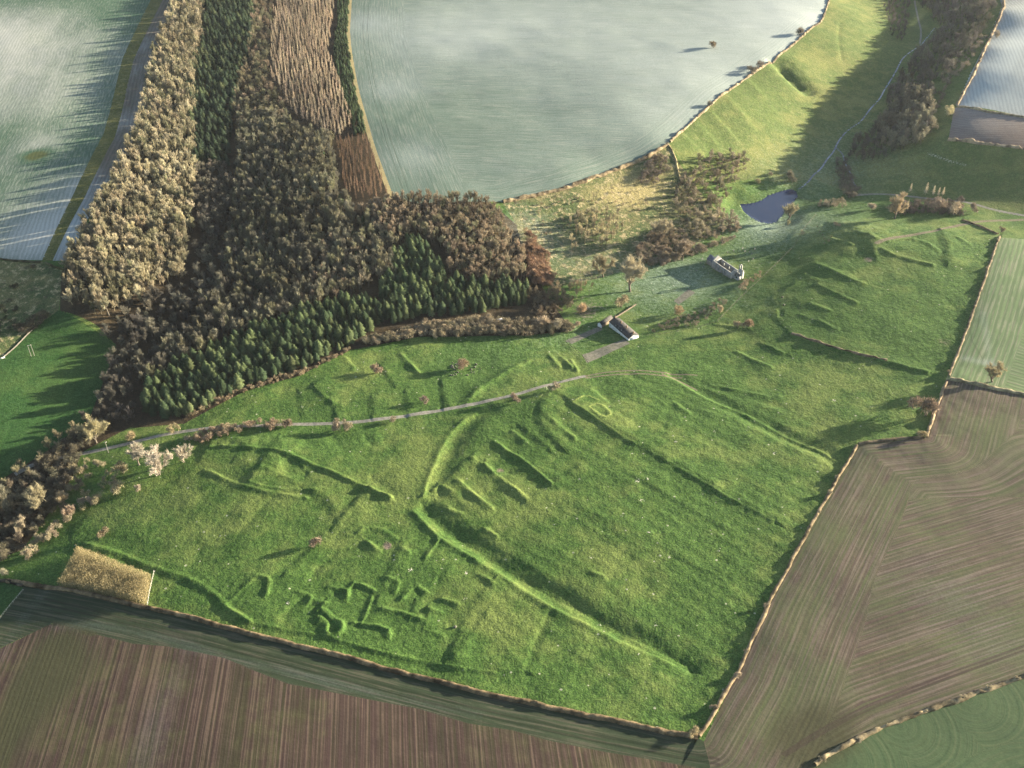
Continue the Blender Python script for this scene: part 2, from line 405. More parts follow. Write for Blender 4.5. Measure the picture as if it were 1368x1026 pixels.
def field_mat(name, cols, fs=.5, ft=.02, fine=2.2, frostcol=(.38, .41, .41), bump=.12, contrast=(.35, .65), frost_noise=.5, blotch=None, rowp=3.4, rowk=.16):
    """cols: soil / crop / straw, mixed by noise that is drawn out along the drilling rows (s across, t along)"""
    t = NT(name); p = t.pos(); s_ = t.attr('s'); t_ = t.attr('t')
    v1 = t.comb(t.math('MULTIPLY', s_, fs), t.math('MULTIPLY', t_, ft))
    v2 = t.comb(t.math('MULTIPLY', s_, fine), t.math('MULTIPLY', t_, ft * 3), 7.0)
    a = t.noise(v1, 1, 4, .7); b = t.noise(v2, 1, 2, .6); big = t.noise(p, 1 / 60, 4, .6); med = t.noise(p, 1 / 9, 3, .6); tiny = t.noise(p, 1 / 1.1, 3, .7)
    c = t.mix(t.step(t.math('ADD', t.math('MULTIPLY', a, .8), t.math('MULTIPLY', big, .25)), *contrast), cols[0], cols[1])
    c = t.mix(t.step(t.math('ADD', t.math('MULTIPLY', b, .85), t.math('MULTIPLY', med, .2)), .50, .64), c, cols[2])
    if blotch: c = t.mix(t.math('MULTIPLY', t.step(t.math('ADD', big, t.math('MULTIPLY', t.math('SUBTRACT', med, .5), .4)), .46, .66), blotch[1]), c, blotch[0])
    c = t.mix(t.step(t.math('ADD', t.attr('bare'), t.math('MULTIPLY', t.math('SUBTRACT', med, .5), .5)), .2, .9), c, (.075, .085, .030))
    strk = t.noise(t.comb(t.math('MULTIPLY', s_, .05), t.math('MULTIPLY', t_, .012), 3.0), 1, 5, .65)
    c = t.mix(t.step(t.math('ADD', t.attr('dry'), t.math('MULTIPLY', t.math('SUBTRACT', a, .5), .9)), .15, .75), c, (.050, .052, .026))
    fr = t.math('ADD', t.attr('frost'), t.math('ADD', t.math('MULTIPLY', t.math('SUBTRACT', strk, .5), frost_noise * 1.3), t.math('MULTIPLY', t.math('SUBTRACT', b, .5), frost_noise)))
    fr = t.math('ADD', fr, t.math('MULTIPLY', t.math('SUBTRACT', tiny, .5), .4))
    c = t.mix(t.step(fr, .05, 1.15), c, frostcol)
    row = t.math('SINE', t.math('ADD', t.math('MULTIPLY', s_, 6.2832 / rowp), t.math('MULTIPLY', med, 3.0)))
    c = t.mix(1.0, c, t.mix(t.step(t.math('ADD', t.math('MULTIPLY', row, rowk), t.math('MULTIPLY', t.math('SUBTRACT', tiny, .5), 1.3)), -.35, .35), (.80, .80, .80), (1.18, 1.18, 1.16)), 'MULTIPLY')
    c = t.mix(t.math('MULTIPLY', t.step(t.attr('rut'), .3, .9), .6), c, tuple(v * .45 for v in cols[0]))
    c = t.mix(t.math('MULTIPLY', tiny, .4), c, tuple(v * .55 for v in cols[0]))
    t.bump(t.math('ADD', t.math('MULTIPLY', b, .6), t.math('MULTIPLY', tiny, .5)), bump)
    return t.fin(c)

GR = ((.037, .079, .018), (.072, .130, .030), (.140, .172, .050))
MATS = {
 'pasture': grass_mat('grazed grass', *GR, bump=.45, speck=.75),
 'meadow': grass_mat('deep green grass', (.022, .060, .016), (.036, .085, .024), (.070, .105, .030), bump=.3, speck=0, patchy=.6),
 'hillside': grass_mat('rough hill grass', (.070, .106, .030), (.105, .142, .042), (.175, .18, .062), bump=.5, speck=.1, tuft=.12),
 'rough_grass': grass_mat('tussocky winter grass', (.055, .085, .032), (.095, .110, .045), (.22, .185, .085), bump=.6, speck=.5, tuft=.95),
 'grass_verge': grass_mat('yellowed verge grass', (.075, .085, .028), (.120, .120, .038), (.19, .17, .055), bump=.3, speck=0, tuft=.2),
 'woodland_floor': grass_mat('leaf litter', (.030, .024, .016), (.050, .036, .022), (.075, .055, .03), bump=.4, speck=0),
 'frosty_field': field_mat('frosted winter wheat', ((.080, .122, .098), (.110, .154, .126), (.165, .192, .158)), fs=.3, ft=.012, fine=1.1, bump=.05, frost_noise=.22, rowk=.07),
 'frosty_upland': field_mat('thinly frosted wheat', ((.042, .092, .060), (.068, .118, .076), (.13, .17, .12)), fs=.30, ft=.03, fine=1.0, bump=.06, frost_noise=.45, frostcol=(.46, .45, .42)),
 'bare_ground': field_mat('bare frosted earth', ((.10, .085, .07), (.15, .125, .11), (.10, .10, .06)), fs=.25, ft=.02, frost_noise=.9),
 'blue_field': field_mat('frozen shaded wheat', ((.13, .14, .13), (.19, .20, .19), (.25, .25, .25)), fs=.3, ft=.03, fine=1.2, bump=.03, frost_noise=.3),
 'ploughed_field': field_mat('turned brown earth', ((.105, .070, .055), (.150, .105, .085), (.19, .14, .11)), fs=.3, ft=.015, bump=.25, frostcol=(.3, .28, .27)),
 'crop_field': field_mat('green drilled crop', ((.085, .128, .060), (.112, .158, .075), (.17, .18, .12)), rowp=3.7, rowk=.36, fs=.35, ft=.012, fine=.9, bump=.10, frostcol=(.26, .28, .25), frost_noise=.25),
 'stubble_field': field_mat('brown stubble with green rows', ((.082, .057, .050), (.070, .084, .038), (.130, .104, .083)), fs=.32, ft=.006, fine=.9, contrast=(.38, .66), rowp=2.5, rowk=.17, bump=.16, frostcol=(.24, .22, .23), blotch=((.080, .100, .044), .5), frost_noise=.3),
 'headland': field_mat('headland grass', ((.027, .040, .021), (.036, .050, .028), (.075, .072, .05)), fs=.25, ft=.01, fine=.9, bump=.10, frostcol=(.13, .15, .16), frost_noise=.5),
 'stubble': field_mat('striped stubble', ((.056, .035, .031), (.043, .039, .022), (.104, .073, .056)), fs=.36, ft=.0025, fine=.95, bump=.16, rowp=2.4, rowk=.24, frostcol=(.18, .145, .165), contrast=(.42, .62), frost_noise=.45, blotch=((.080, .092, .032), .35)),
 'winter_crop': field_mat('dark winter crop', ((.042, .072, .034), (.058, .088, .042), (.072, .096, .048)), rowk=.06, fs=.4, ft=.02, fine=.9, contrast=(.44, .58), bump=.10, frostcol=(.15, .17, .14), frost_noise=.3),
 'farmland': grass_mat('far farmland', (.05, .08, .03), (.085, .11, .04), (.15, .15, .07), bump=.1, speck=0),
}
def plain(name, c1, c2, scale, bump=.05, rough=.95):
    t = NT(name); p = t.pos(); a = t.noise(p, scale, 4, .7); b = t.noise(p, scale * 6, 3, .7)
    c = t.mix(t.step(t.math('ADD', t.math('MULTIPLY', a, .6), t.math('MULTIPLY', b, .4)), .38, .64), c1, c2)
    t.bump(b, bump); return t.fin(c, rough)
MATS['track'] = plain('chalk track', (.12, .115, .095), (.24, .225, .20), .5)
MATS['cart_track'] = plain('rutted mud track', (.095, .085, .055), (.16, .14, .095), .4, .2)
MATS['gravel_bed'] = plain('grey gravel bed', (.085, .085, .062), (.165, .152, .13), .5)
MATS['footpath'] = plain('trodden yellow grass path', (.26, .21, .10), (.36, .30, .16), .5)
def water_mat():
    t = NT('still pond water'); p = t.pos(); t.bump(t.noise(p, 1.2, 2), .012)
    t.b.inputs['IOR'].default_value = 1.33
    return t.fin(t.mix(t.noise(p, 1 / 12, 3), (.016, .022, .05), (.024, .032, .065)), .12, .5)
MATS['pond'] = water_mat(); MATS['stream'] = plain('stream water and wet chalk', (.08, .09, .13), (.26, .28, .36), .12, .03, .35)

def strip(s, w):
    p = chaikin(P(s), 2); d = np.gradient(p, axis=0); d /= np.linalg.norm(d, axis=1)[:, None] + 1e-9
    nrm = np.stack([-d[:, 1], d[:, 0]], 1)
    w = np.asarray(w) if np.ndim(w) else w
    return np.vstack([p + nrm * w / 2, (p - nrm * w / 2)[::-1]])
HEDGE_S = "10 776,85 788,205 813,330 846,420 869,520 894,640 926,760 951,860 972,932 986"
WALL_E = "934 985,985 899,1030 800,1085 700,1144 597"
STUB_E = "72 832,125 847,178 860,223 863,300 879,342 897,385 914,452 927,559 947,625 967,684 976,734 990,800 1003,870 1015,930 1026,1010 1080"
REGIONS = [
 ('farmland', at_height([[-1500, -110], [2900, -110]], [38, 38])[:, :].tolist() + [[5900, 5200], [-5900, 5200]]),
 ('hillside', P("893 192,960 130,1040 75,1098 28,1112 -110,1340 -110,1338 10,1276 142,1265 186,1368 198,1900 270,1900 330,1368 289,1300 278,1230 268,1180 262,1136 258,1090 240,1000 240,930 250")),
 ('rough_grass', P("670 270,760 250,870 208,893 192,905 215,930 250,985 300,900 340,800 372,740 385,700 345,690 300")),
 ('rough_grass', P("-300 346,58 349,85 362,78 415,40 440,0 480,-300 520")),
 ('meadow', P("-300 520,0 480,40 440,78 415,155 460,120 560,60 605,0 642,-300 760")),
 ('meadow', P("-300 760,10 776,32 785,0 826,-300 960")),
 ('woodland_floor', P("235 -110,235 0,200 80,185 170,150 250,100 330,82 365,80 415,130 435,155 460,118 562,180 572,246 566,330 522,400 502,470 467,560 450,700 448,765 442,735 400,702 345,690 300,650 268,524 264,498 190,478 120,466 50,470 0,470 -110")),
 ('woodland_floor', P("-300 740,0 642,60 605,118 562,176 570,110 604,95 640,62 690,30 735,-300 830")),
 ('frosty_field', P("471 -110,470 0,467 50,479 120,499 190,525 264,560 272,670 270,760 250,870 208,893 192,960 130,1040 75,1098 28,1108 0,1112 -110")),
 ('frosty_upland', P("-400 -110,215 -110,203 0,165 80,140 180,100 260,58 347,-400 340")),
 ('bare_ground', P("220 -110,216 0,177 82,152 185,115 260,70 348,95 348,112 300,150 250,188 170,204 80,238 0,240 -110")),
 ('grass_verge', P("209 -110,201 0,163 80,138 180,98 260,56 347,70 348,115 260,153 185,178 82,217 0,222 -110")),
 ('blue_field', P("1341 -110,1339 10,1319 55,1277 142,1368 156,1900 230,1900 -110")),
 ('ploughed_field', P("1275 144,1368 158,1900 234,1900 268,1368 198,1267 186")),
 ('crop_field', P("1333 318,1900 330,1900 620,1368 527,1263 509,1293 440")),
 ('stubble_field', P("1263 509,1368 527,1900 620,1900 720,1368 902,1180 970,1085 1024,1060 1250,1005 1250,940 992,985 900,1030 801,1085 701,1144 597,1236 587")),
 ('winter_crop', P("1085 1024,1180 970,1368 902,1900 720,1900 1250,1060 1250")),
 ('headland', np.vstack([P(HEDGE_S), P("940 992,985 1160"), P(STUB_E)[::-1], P("0 865,-300 940,-300 920,0 826,32 784")])),
 ('stubble', np.vstack([P("-300 940,0 866"), P(STUB_E), P("1060 1250,-300 1250")])),
 ('track', strip("20 634,45 620,67 614,117 605,167 594,233 577,283 572,342 569,392 566,442 565,475 564,525 558,575 550,625 541,675 531,700 524,734 514", 3.2)),
 ('track', strip("730 515,748 511,766 506,784 502", 3.0)),
 ('cart_track', strip("782 502.5,800 499,817 496.8,851 494.8,884 497.6,917 500,932 501.5", 1.5)),
 ('cart_track', strip("782 505,800 502.5,817 500.8,851 499,884 502,912 504", 1.5)),
 ('cart_track', strip("884 499.5,900 505,916 512,932 520", 1.4)),
 ('cart_track', strip("1368 293,1309 295,1276 302,1243 310,1213 315,1186 320,1169 328", 4.0)),
 ('track', strip("1440 296,1380 290,1368 287,1326 280,1290 269,1259 267,1220 262,1176 259,1136 262", 3.2)),
 ('footpath', strip("470 -60,468 0,464 50,476 120,496 190,510 230,524 266", 4.0)),
 ('gravel_bed', P("778 474,834 453,842 459,784 485")),
 ('gravel_bed', P("754 455,800 436,806 440,764 459")),
 ('gravel_bed', P("900 402,920 386,929 391,907 407")),
 ('stream', strip("1250 36,1238 50,1228 62,1212 72,1204 80,1196 98,1182 118,1176 132,1162 146,1150 163,1138 170,1129 177,1119 190,1114 203,1104 214,1097 226,1086 234,1080 244,1066 252", 1.5)),
 ('stream', strip("1118 198,1126 206,1128 216,1133 226,1137 232,1139 242,1146 252", 1.3)),
 ('track', strip("1222 0,1224 12,1228 30,1231 45,1229 58", 2.0)),
 ('pond', POND),
]

def build_ground():
    pxs = np.arange(-330, 1701, 1.45); u = (pxs - CX) / FPX
    ext = np.array([.04, .1, .2, .35, .55, .8]); u = np.concatenate([(u[0] - ext)[::-1], u, u[-1] + ext])
    pys = np.arange(1112, -71, -1.45)
    y = at_height(np.stack([np.full(pys.shape, CX), pys], 1), 20)[:, 1]
    y = np.concatenate([np.linspace(-450, y[0], 16)[:-1], y, y[-1] * np.geomspace(1.02, 5000 / y[-1], 26)])
    zc = np.maximum(y * CP + 420 * SP, 150)
    X = u[None] * zc[:, None]; Y = np.repeat(y[:, None], len(u), 1)
    ny, nx = X.shape
    fx = (X[:-1, :-1] + X[1:, :-1] + X[:-1, 1:] + X[1:, 1:]) / 4; fy = (Y[:-1, :-1] + Y[1:, :-1] + Y[:-1, 1:] + Y[1:, 1:]) / 4
    reg = np.full(fx.shape, -1, np.int16)
    for k, (nm, poly) in enumerate(REGIONS):
        poly = np.asarray(poly, float)
        m = (fx >= poly[:, 0].min()) & (fx <= poly[:, 0].max()) & (fy >= poly[:, 1].min()) & (fy <= poly[:, 1].max())
        i = np.nonzero(m)
        if len(i[0]): ins = inside(fx[i], fy[i], poly); reg[i[0][ins], i[1][ins]] = k
    # vertices on a border are drawn onto the border line
    rp = np.pad(reg, 1, mode='edge'); a, b, c, d = rp[:-1, :-1], rp[1:, :-1], rp[:-1, 1:], rp[1:, 1:]
    edge = (a != b) | (a != c) | (a != d)
    ei = np.nonzero(edge); ex = X[ei]; ey = Y[ei]; bd = np.full(ex.shape, 1e9); bx = ex.copy(); by = ey.copy()
    cell = np.maximum(1.45 / FPX * zc[ei[0]], np.abs(np.gradient(y))[ei[0]])
    quad = np.stack([a[ei], b[ei], c[ei], d[ei]], 1)
    for k, (nm, poly) in enumerate(REGIONS):
        poly = np.asarray(poly, float); sel = np.nonzero((quad == k).any(1))[0]
        if not len(sel): continue
        for q in range(len(poly)):
            p0 = poly[q]; e = poly[(q + 1) % len(poly)] - p0; L = e @ e
            if L < 1e-9: continue
            tt = np.clip(((ex[sel] - p0[0]) * e[0] + (ey[sel] - p0[1]) * e[1]) / L, 0, 1)
            qx = p0[0] + tt * e[0]; qy = p0[1] + tt * e[1]; dd = np.hypot(qx - ex[sel], qy - ey[sel])
            m = dd < bd[sel]; w = sel[m]; bd[w] = dd[m]; bx[w] = qx[m]; by[w] = qy[m]
    ok = bd < cell * .72
    X[ei[0][ok], ei[1][ok]] = bx[ok]; Y[ei[0][ok], ei[1][ok]] = by[ok]
    Z = height(X, Y)
    # field coordinates and ground cover, some of it sunlit yellow, as plain numbers per vertex
    A = {n: np.zeros(X.shape, np.float32) for n in ('dry', 'frost', 'frostg', 'bare', 'chalk', 's', 't', 'rut')}
    def blobs(name, txt):
        for tk in txt.split(","):
            v = [float(q) for q in tk.split()]; c0 = P("%g %g" % (v[0], v[1]))[0]; R = v[2]; ry = v[4] if len(v) > 4 else R
            m = (np.abs(X - c0[0]) < 3 * R) & (np.abs(Y - c0[1]) < 3 * ry); i = np.nonzero(m)
            A[name][i] += v[3] * np.exp(-((X[i] - c0[0]) / R) ** 2 - ((Y[i] - c0[1]) / ry) ** 2)
    def belt(name, txt, w, amt):
        pts = chaikin(P(txt), 1); R = w * 3
        m = (X > pts[:, 0].min() - R) & (X < pts[:, 0].max() + R) & (Y > pts[:, 1].min() - R) & (Y < pts[:, 1].max() + R); i = np.nonzero(m)
        dd = line_dist(X[i], Y[i], pts)[0]; A[name][i] += amt * np.exp(-(dd / w) ** 2)
    exec(PAINT, dict(blobs=blobs, belt=belt))
    rid = np.pad(reg, ((0, 1), (0, 1)), mode='edge')
    names = [r[0] for r in REGIONS]
    def setst(nm, s, t):
        m = np.isin(rid, [k for k, n in enumerate(names) if n == nm]) | np.isin(np.roll(rid, 1, 0), [k for k, n in enumerate(names) if n == nm]) | np.isin(np.roll(rid, 1, 1), [k for k, n in enumerate(names) if n == nm])
        i = np.nonzero(m); ss, tt = s(X[i], Y[i]), t(X[i], Y[i]); A['s'][i] = ss; A['t'][i] = tt
    def rowdir(dx, dy, off=0):
        l = math.hypot(dx, dy); dx /= l; dy /= l
        return (lambda x, y: x * dy - y * dx + off), (lambda x, y: x * dx + y * dy)
    def dl(txt):
        p = P(txt); return lambda x, y: line_dist(x, y, p)[0]
    def al(txt):
        p = P(txt); return lambda x, y: line_dist(x, y, p)[3]
    wv = lambda x, y: 1.5 * vnoise(x, y, 30, 3)
    # big frosted field: rows run across, with tramlines along its western edge
    dL = dl("471 -110,470 0,467 50,479 120,499 190,525 264"); dS = dl("560 272,670 270,760 250,870 208,893 192,960 130,1040 75,1098 28")
    rs, rt = rowdir(1, -.06)
    setst('frosty_field', lambda x, y: np.where(dL(x, y) < 62, dL(x, y), np.where(dS(x, y) < 26, 300 + dS(x, y), 900 + rs(x, y))), lambda x, y: np.where(dL(x, y) < 62, y, x))
    rs2, rt2 = rowdir(-.16, 1); setst('frosty_upland', lambda x, y: rs2(x, y) + wv(x, y), rt2)
    dV = dl("203 0,165 80,140 180,100 260,58 347"); setst('bare_ground', dV, lambda x, y: y)
    rs3, rt3 = rowdir(.25, 1); setst('blue_field', rs3, rt3)
    rs4, rt4 = rowdir(1, -.22); setst('ploughed_field', rs4, rt4)
    q = P("1300 430,1368 447"); rs5, rt5 = rowdir(*(q[1] - q[0])); dB5 = dl("1335 300,1333 318,1293 440,1263 509")
    setst('crop_field', lambda x, y: np.where(dB5(x, y) < 34, 400 + dB5(x, y), rs5(x, y)), lambda x, y: np.where(dB5(x, y) < 34, y, rt5(x, y)))
    dB = dl("934 985,985 899,1030 800,1085 700,1144 597,1236 587,1263 509"); dC = dl("1263 509,1368 527,1900 620"); dH = dl("1085 1024,1180 970,1368 902,1900 720")
    aB = al("934 985,985 899,1030 800,1085 700,1144 597,1236 587,1263 509"); aH = al("1085 1024,1180 970,1368 902,1900 720")
    def st6(x, y):
        b_, c_, h_ = dB(x, y), dC(x, y), dH(x, y)
        up = b_ * c_ / (b_ + c_ + 1e-6) * 1.15 + .5 * wv(x, y); lowz = h_ < c_ * .95
        near = b_ < 42 + 10 * vnoise(x, y, 50, 12)
        return np.where(near, b_, np.where(lowz, 700 + h_, 300 + up)), np.where(near, aB(x, y), np.where(lowz, aH(x, y), 40 * np.arctan2(b_, c_)))
    setst('stubble_field', lambda x, y: st6(x, y)[0], lambda x, y: st6(x, y)[1])
    def arc(x, y):
        h_ = dH(x, y); a_ = aH(x, y); w_ = 38.0; c_ = (np.floor(a_ / w_) + .5) * w_
        r = np.hypot(a_ - c_ + 8, h_ - 2)
        return np.where(h_ < 26, 500 + r * 1.0, h_ + 2 * wv(x, y))
    setst('winter_crop', arc, lambda x, y: np.where(dH(x, y) < 26, 0, aH(x, y)))
    dHd = dl(HEDGE_S); aHd = al(HEDGE_S); setst('headland', lambda x, y: dHd(x, y), aHd)
    rs9, rt9 = rowdir(-.104, 1); setst('stubble', lambda x, y: rs9(x, y), rt9)
    F = np.arange(ny * nx).reshape(ny, nx)
    quads = np.stack([F[:-1, :-1], F[:-1, 1:], F[1:, 1:], F[1:, :-1]], 2).reshape(-1, 4); rr = reg.reshape(-1)
    V = np.stack([X, Y, Z], 2).reshape(-1, 3)
    labels = dict(GROUND_LABELS)
    for nm in ['pasture'] + list(dict.fromkeys(names)):
        ks = [-1] if nm == 'pasture' else [k for k, n in enumerate(names) if n == nm]
        groups = [ks] if nm in ('pasture', 'farmland') else [[k] for k in ks]
        for g in groups:
            f = quads[np.isin(rr, g)]
            if not len(f): continue
            idx, inv = np.unique(f, return_inverse=True)
            me = bpy.data.meshes.new(nm); me.vertices.add(len(idx)); me.vertices.foreach_set('co', V[idx].astype(np.float32).ravel())
            me.loops.add(f.size); me.loops.foreach_set('vertex_index', inv.astype(np.int32).ravel())
            me.polygons.add(len(f)); me.polygons.foreach_set('loop_start', np.arange(0, f.size, 4, dtype=np.int32))
            me.polygons.foreach_set('use_smooth', np.ones(len(f), bool))
            for an, av in A.items():
                at = me.attributes.new(an, 'FLOAT', 'POINT'); at.data.foreach_set('value', av.reshape(-1)[idx])
            me.update(); me.materials.append(MATS[nm])
            o = bpy.data.objects.new(nm, me); COL.objects.link(o); o['kind'] = 'structure'
            o['label'] = labels.get(nm, nm.replace('_', ' ') + ' seen from the air'); o['category'] = nm.replace('_', ' ')
GROUND_LABELS = {
 'pasture': 'green grazed pasture with grassy banks and hollows of a vanished village', 'meadow': 'deep green shaded meadow beside the wood',
 'hillside': 'yellow green hillside above the winding stream', 'rough_grass': 'tussocky rough grass with pale winter tufts', 'grass_verge': 'yellow grass verge along the frosted field',
 'woodland_floor': 'dark leaf litter under the trees', 'frosty_field': 'large pale frosted field above the valley', 'frosty_upland': 'frosted field with long tree shadows beside the wood',
 'bare_ground': 'bare frosted strip between verge and wood', 'blue_field': 'blue frozen field in the far corner', 'ploughed_field': 'small brown ploughed strip above the green valley',
 'crop_field': 'pale green drilled field beyond the trimmed hedge', 'stubble_field': 'brown and green stubble field with curving rows', 'headland': 'dark grassy headland below the long hedge',
 'stubble': 'brown striped stubble field', 'winter_crop': 'dark green winter crop with curved wheel marks', 'farmland': 'distant farmland beyond the picture edge', 'track': 'pale chalk track across the grass',
 'cart_track': 'rutted muddy cart track curving past the cottage', 'gravel_bed': 'flat grey gravel rectangle in the grass', 'footpath': 'yellow path along the edge of the plantation', 'pond': 'small blue pond in the valley bottom', 'stream': 'narrow stream in the valley bottom'}
PAINT = '''
blobs("frost", "90 150 170 .16,60 300 90 .1,150 60 90 .12")
blobs("frost", "20 30 70 .3,0 110 80 .35,50 150 60 .2,60 60 60 .2,20 215 40 .2,20 310 60 .45,60 330 40 .4,60 190 25 .3,110 110 60 .12,-60 60 120 .6")
blobs("frost", "1040 40 130 .3,960 110 90 .25,1070 10 90 .25,900 165 70 .25,800 10 160 .25,560 60 90 .25,700 140 120 .15,600 20 140 .3,480 30 40 .3,520 120 40 .35,545 210 40 .35,760 215 80 .2,650 250 60 .15,860 90 130 .2,1000 -40 260 .3,720 60 160 .2")
blobs("frost", "1340 90 200 .5,1368 30 200 .4,1300 130 60 .4")
belt("frost", "1368 40,1345 80,1315 130", 7, .6)
blobs("frost", "170 165 30 .3,115 250 35 .5,95 300 30 .5,200 60 40 .2")
blobs("frostg", "850 390 40 .18,880 370 40 .18,920 350 30 .15,760 340 40 .18,700 300 30 .25,1000 330 40 .22,1080 300 40 .2,1020 300 30 .3,940 380 30 .18,650 460 60 .10,760 445 30 .15,1180 300 60 .08,1070 250 60 .2,1120 210 60 .15,1150 170 60 .10,1240 235 70 .08,1000 400 30 .12,900 430 40 .1")
belt("frost", "70 838,125 836,200 848,330 885,520 930,640 955", 4, .28)
belt("frost", "60 790,20 840,0 880", 5, .25)
blobs("frost", "230 960 12 .2 50,190 1000 8 .2 40")
blobs("frost", "1340 850 40 .15,1250 780 40 .15")
belt("frost", "1312 420,1318 455,1322 485", 4, .4)
belt("frost", "1290 480,1330 490", 5, .5)
blobs("dry", "860 248 22 .9,835 262 16 .9,800 262 18 .5,990 190 60 .2,1150 60 80 .2")
belt("dry", "787 545,801 539,819 554,807 561,787 545", .8, .9)
belt("dry", "768 538,784 529,799 535", .8, .8)
belt("dry", "75 860,30 950,-10 1040", 14, .7)
blobs("dry", "110 880 16 .4,60 920 20 .4,1090 985 16 .6,1120 960 18 .4,1060 1000 16 .5")
belt("dry", "72 832,125 847", 1.2, .9)
blobs("frost", "48 208 11 -1.3")
blobs("bare", "48 208 10 1.3,517 729 3.5 1.0,668 628 3 .8,622 490 8 .35,1262 458 7 .55,1160 346 5 .8,1150 335 4 .5,905 440 14 .4,940 415 12 .5,1010 355 12 .4,800 405 18 .4,780 420 12 .5,760 400 14 .3,1080 200 30 .3,1120 245 16 .4,1180 350 3 .4,930 880 6 .0")
blobs("bare", "955 63 5 .8,1120 455 20 .25,1180 475 10 .4")
blobs("chalk", "549 762 2 0.5,623 765 1.44 0.558,621 801 1.44 0.558,857 668 1.92 0.496,852 642 2.24 0.558,865 640 1.76 0.496,903 591 1.6 0.496,1034 606 1.92 0.496,1114 535 1.6 0.558,1164 544 1.76 0.496,1195 372 2.4 0.372,480 742 2.08 0.31,384 806 1.44 0.62,801 832 1.2 0.558,894 744 1.2 0.62,866 712 1.28 0.62,876 835 1.28 0.496,853 875 1.28 0.434,954 577 2.4 0.372,404 543 1.92 0.434,402 525 1.6 0.434,476 542 1.6 0.434,422 503 2.4 0.31,385 520 2.4 0.248,512 500 1.6 0.248,730 518 4.8 0.31,500 700 2.4 0.186,430 692 4 0.279,1000 571 1.6 0.372,1045 420 0.96 0.62,1047 428 0.8 0.62,606 836 0.8 0.62,700 560 1.6 0.248,790 745 1.28 0.496,830 690 1.12 0.496,960 735 1.12 0.496,985 640 1.2 0.434,740 700 1.04 0.496,690 690 1.04 0.496,590 760 1.12 0.434,700 830 1.04 0.434,760 870 1.04 0.434")
belt("chalk", "1240 205,1262 213,1290 220", 1.5, .6)
belt("rut", "487 0,484 50,496 120,516 190,541 262", .8, .9)
belt("rut", "493 0,490 50,502 120,523 190,549 265", .8, .9)
belt("rut", "507 0,505 50,516 120,538 190,566 268", .8, .6)
belt("rut", "905 0,925 25,945 45", .7, .7)
belt("rut", "60 800,200 836,330 868,420 892,520 918,640 948,760 975,860 995,960 1015", 1.0, .9)
belt("rut", "60 808,200 842,330 875,420 899,520 925,640 956,760 983,860 1003,960 1022", 1.0, .9)
belt("bare", "1420 790,1368 805,1250 852,1160 882", 7, .45)
belt("rut", "1368 868,1250 912,1150 952,1090 985,1050 1010", .9, .9)
belt("rut", "1368 862,1250 906,1150 946,1090 978,1045 1008", .9, .9)
belt("rut", "1316 350,1300 400,1293 450,1312 480", .8, .8)
belt("rut", "1326 350,1313 400,1305 440", .8, .7)
'''
# ------------------------------------------------------------------ mesh building
class MB:
    def __init__(s): s.v = []; s.f3 = []; s.f4 = []; s.m3 = []; s.m4 = []; s.n = 0
    def add(s, v, f, mat=0):
        v = np.asarray(v, float).reshape(-1, 3); f = np.asarray(f, int)
        if f.shape[1] == 3: s.f3.append(f + s.n); s.m3 += [mat] * len(f)
        else: s.f4.append(f + s.n); s.m4 += [mat] * len(f)
        s.v.append(v); s.n += len(v)
    def tube(s, a, b, r0, r1, k=5, mat=0):
        a = np.asarray(a, float); b = np.asarray(b, float); d = b - a; d = d / (np.linalg.norm(d) + 1e-9)
        u = np.cross(d, [0, 0, 1.0] if abs(d[2]) < .9 else [1.0, 0, 0]); u /= np.linalg.norm(u); w = np.cross(d, u)
        an = np.arange(k) * 2 * math.pi / k; ring = np.cos(an)[:, None] * u + np.sin(an)[:, None] * w
        i = np.arange(k); j = (i + 1) % k
        s.add(np.vstack([a + ring * r0, b + ring * r1]), np.stack([i, j, j + k, i + k], 1), mat)
    def slivers(s, p, q, w, mat=0):
        """many thin twigs from p to q, w wide at the foot"""
        n = len(p)
        if not n: return
        d = q - p; r = RNG.normal(size=(n, 3)); sd = np.cross(d, r); sd /= np.linalg.norm(sd, axis=1)[:, None] + 1e-9
        w = np.broadcast_to(w, (n,))[:, None] / 2
        v = np.stack([p - sd * w, p + sd * w, q], 1).reshape(-1, 3)
        s.add(v, np.arange(3 * n).reshape(n, 3), mat)
    def box(s, c, sz, mat=0, rz=0.0):
        x, y, z = np.array(sz, float) / 2; co = np.array([[-x, -y, -z], [x, -y, -z], [x, y, -z], [-x, y, -z], [-x, -y, z], [x, -y, z], [x, y, z], [-x, y, z]])
        cs, sn = math.cos(rz), math.sin(rz); co = np.stack([co[:, 0] * cs - co[:, 1] * sn, co[:, 0] * sn + co[:, 1] * cs, co[:, 2]], 1) + np.array(c, float)
        s.add(co, [[0, 3, 2, 1], [4, 5, 6, 7], [0, 1, 5, 4], [1, 2, 6, 5], [2, 3, 7, 6], [3, 0, 4, 7]], mat)
    def arrays(s):
        return (np.vstack(s.v), np.vstack(s.f3) if s.f3 else np.zeros((0, 3), int), np.vstack(s.f4) if s.f4 else np.zeros((0, 4), int), np.array(s.m3 + s.m4, np.int32))
    def mesh(s, name, mats, tint=None):
        return mesh_from(name, *s.arrays(), mats, tint)
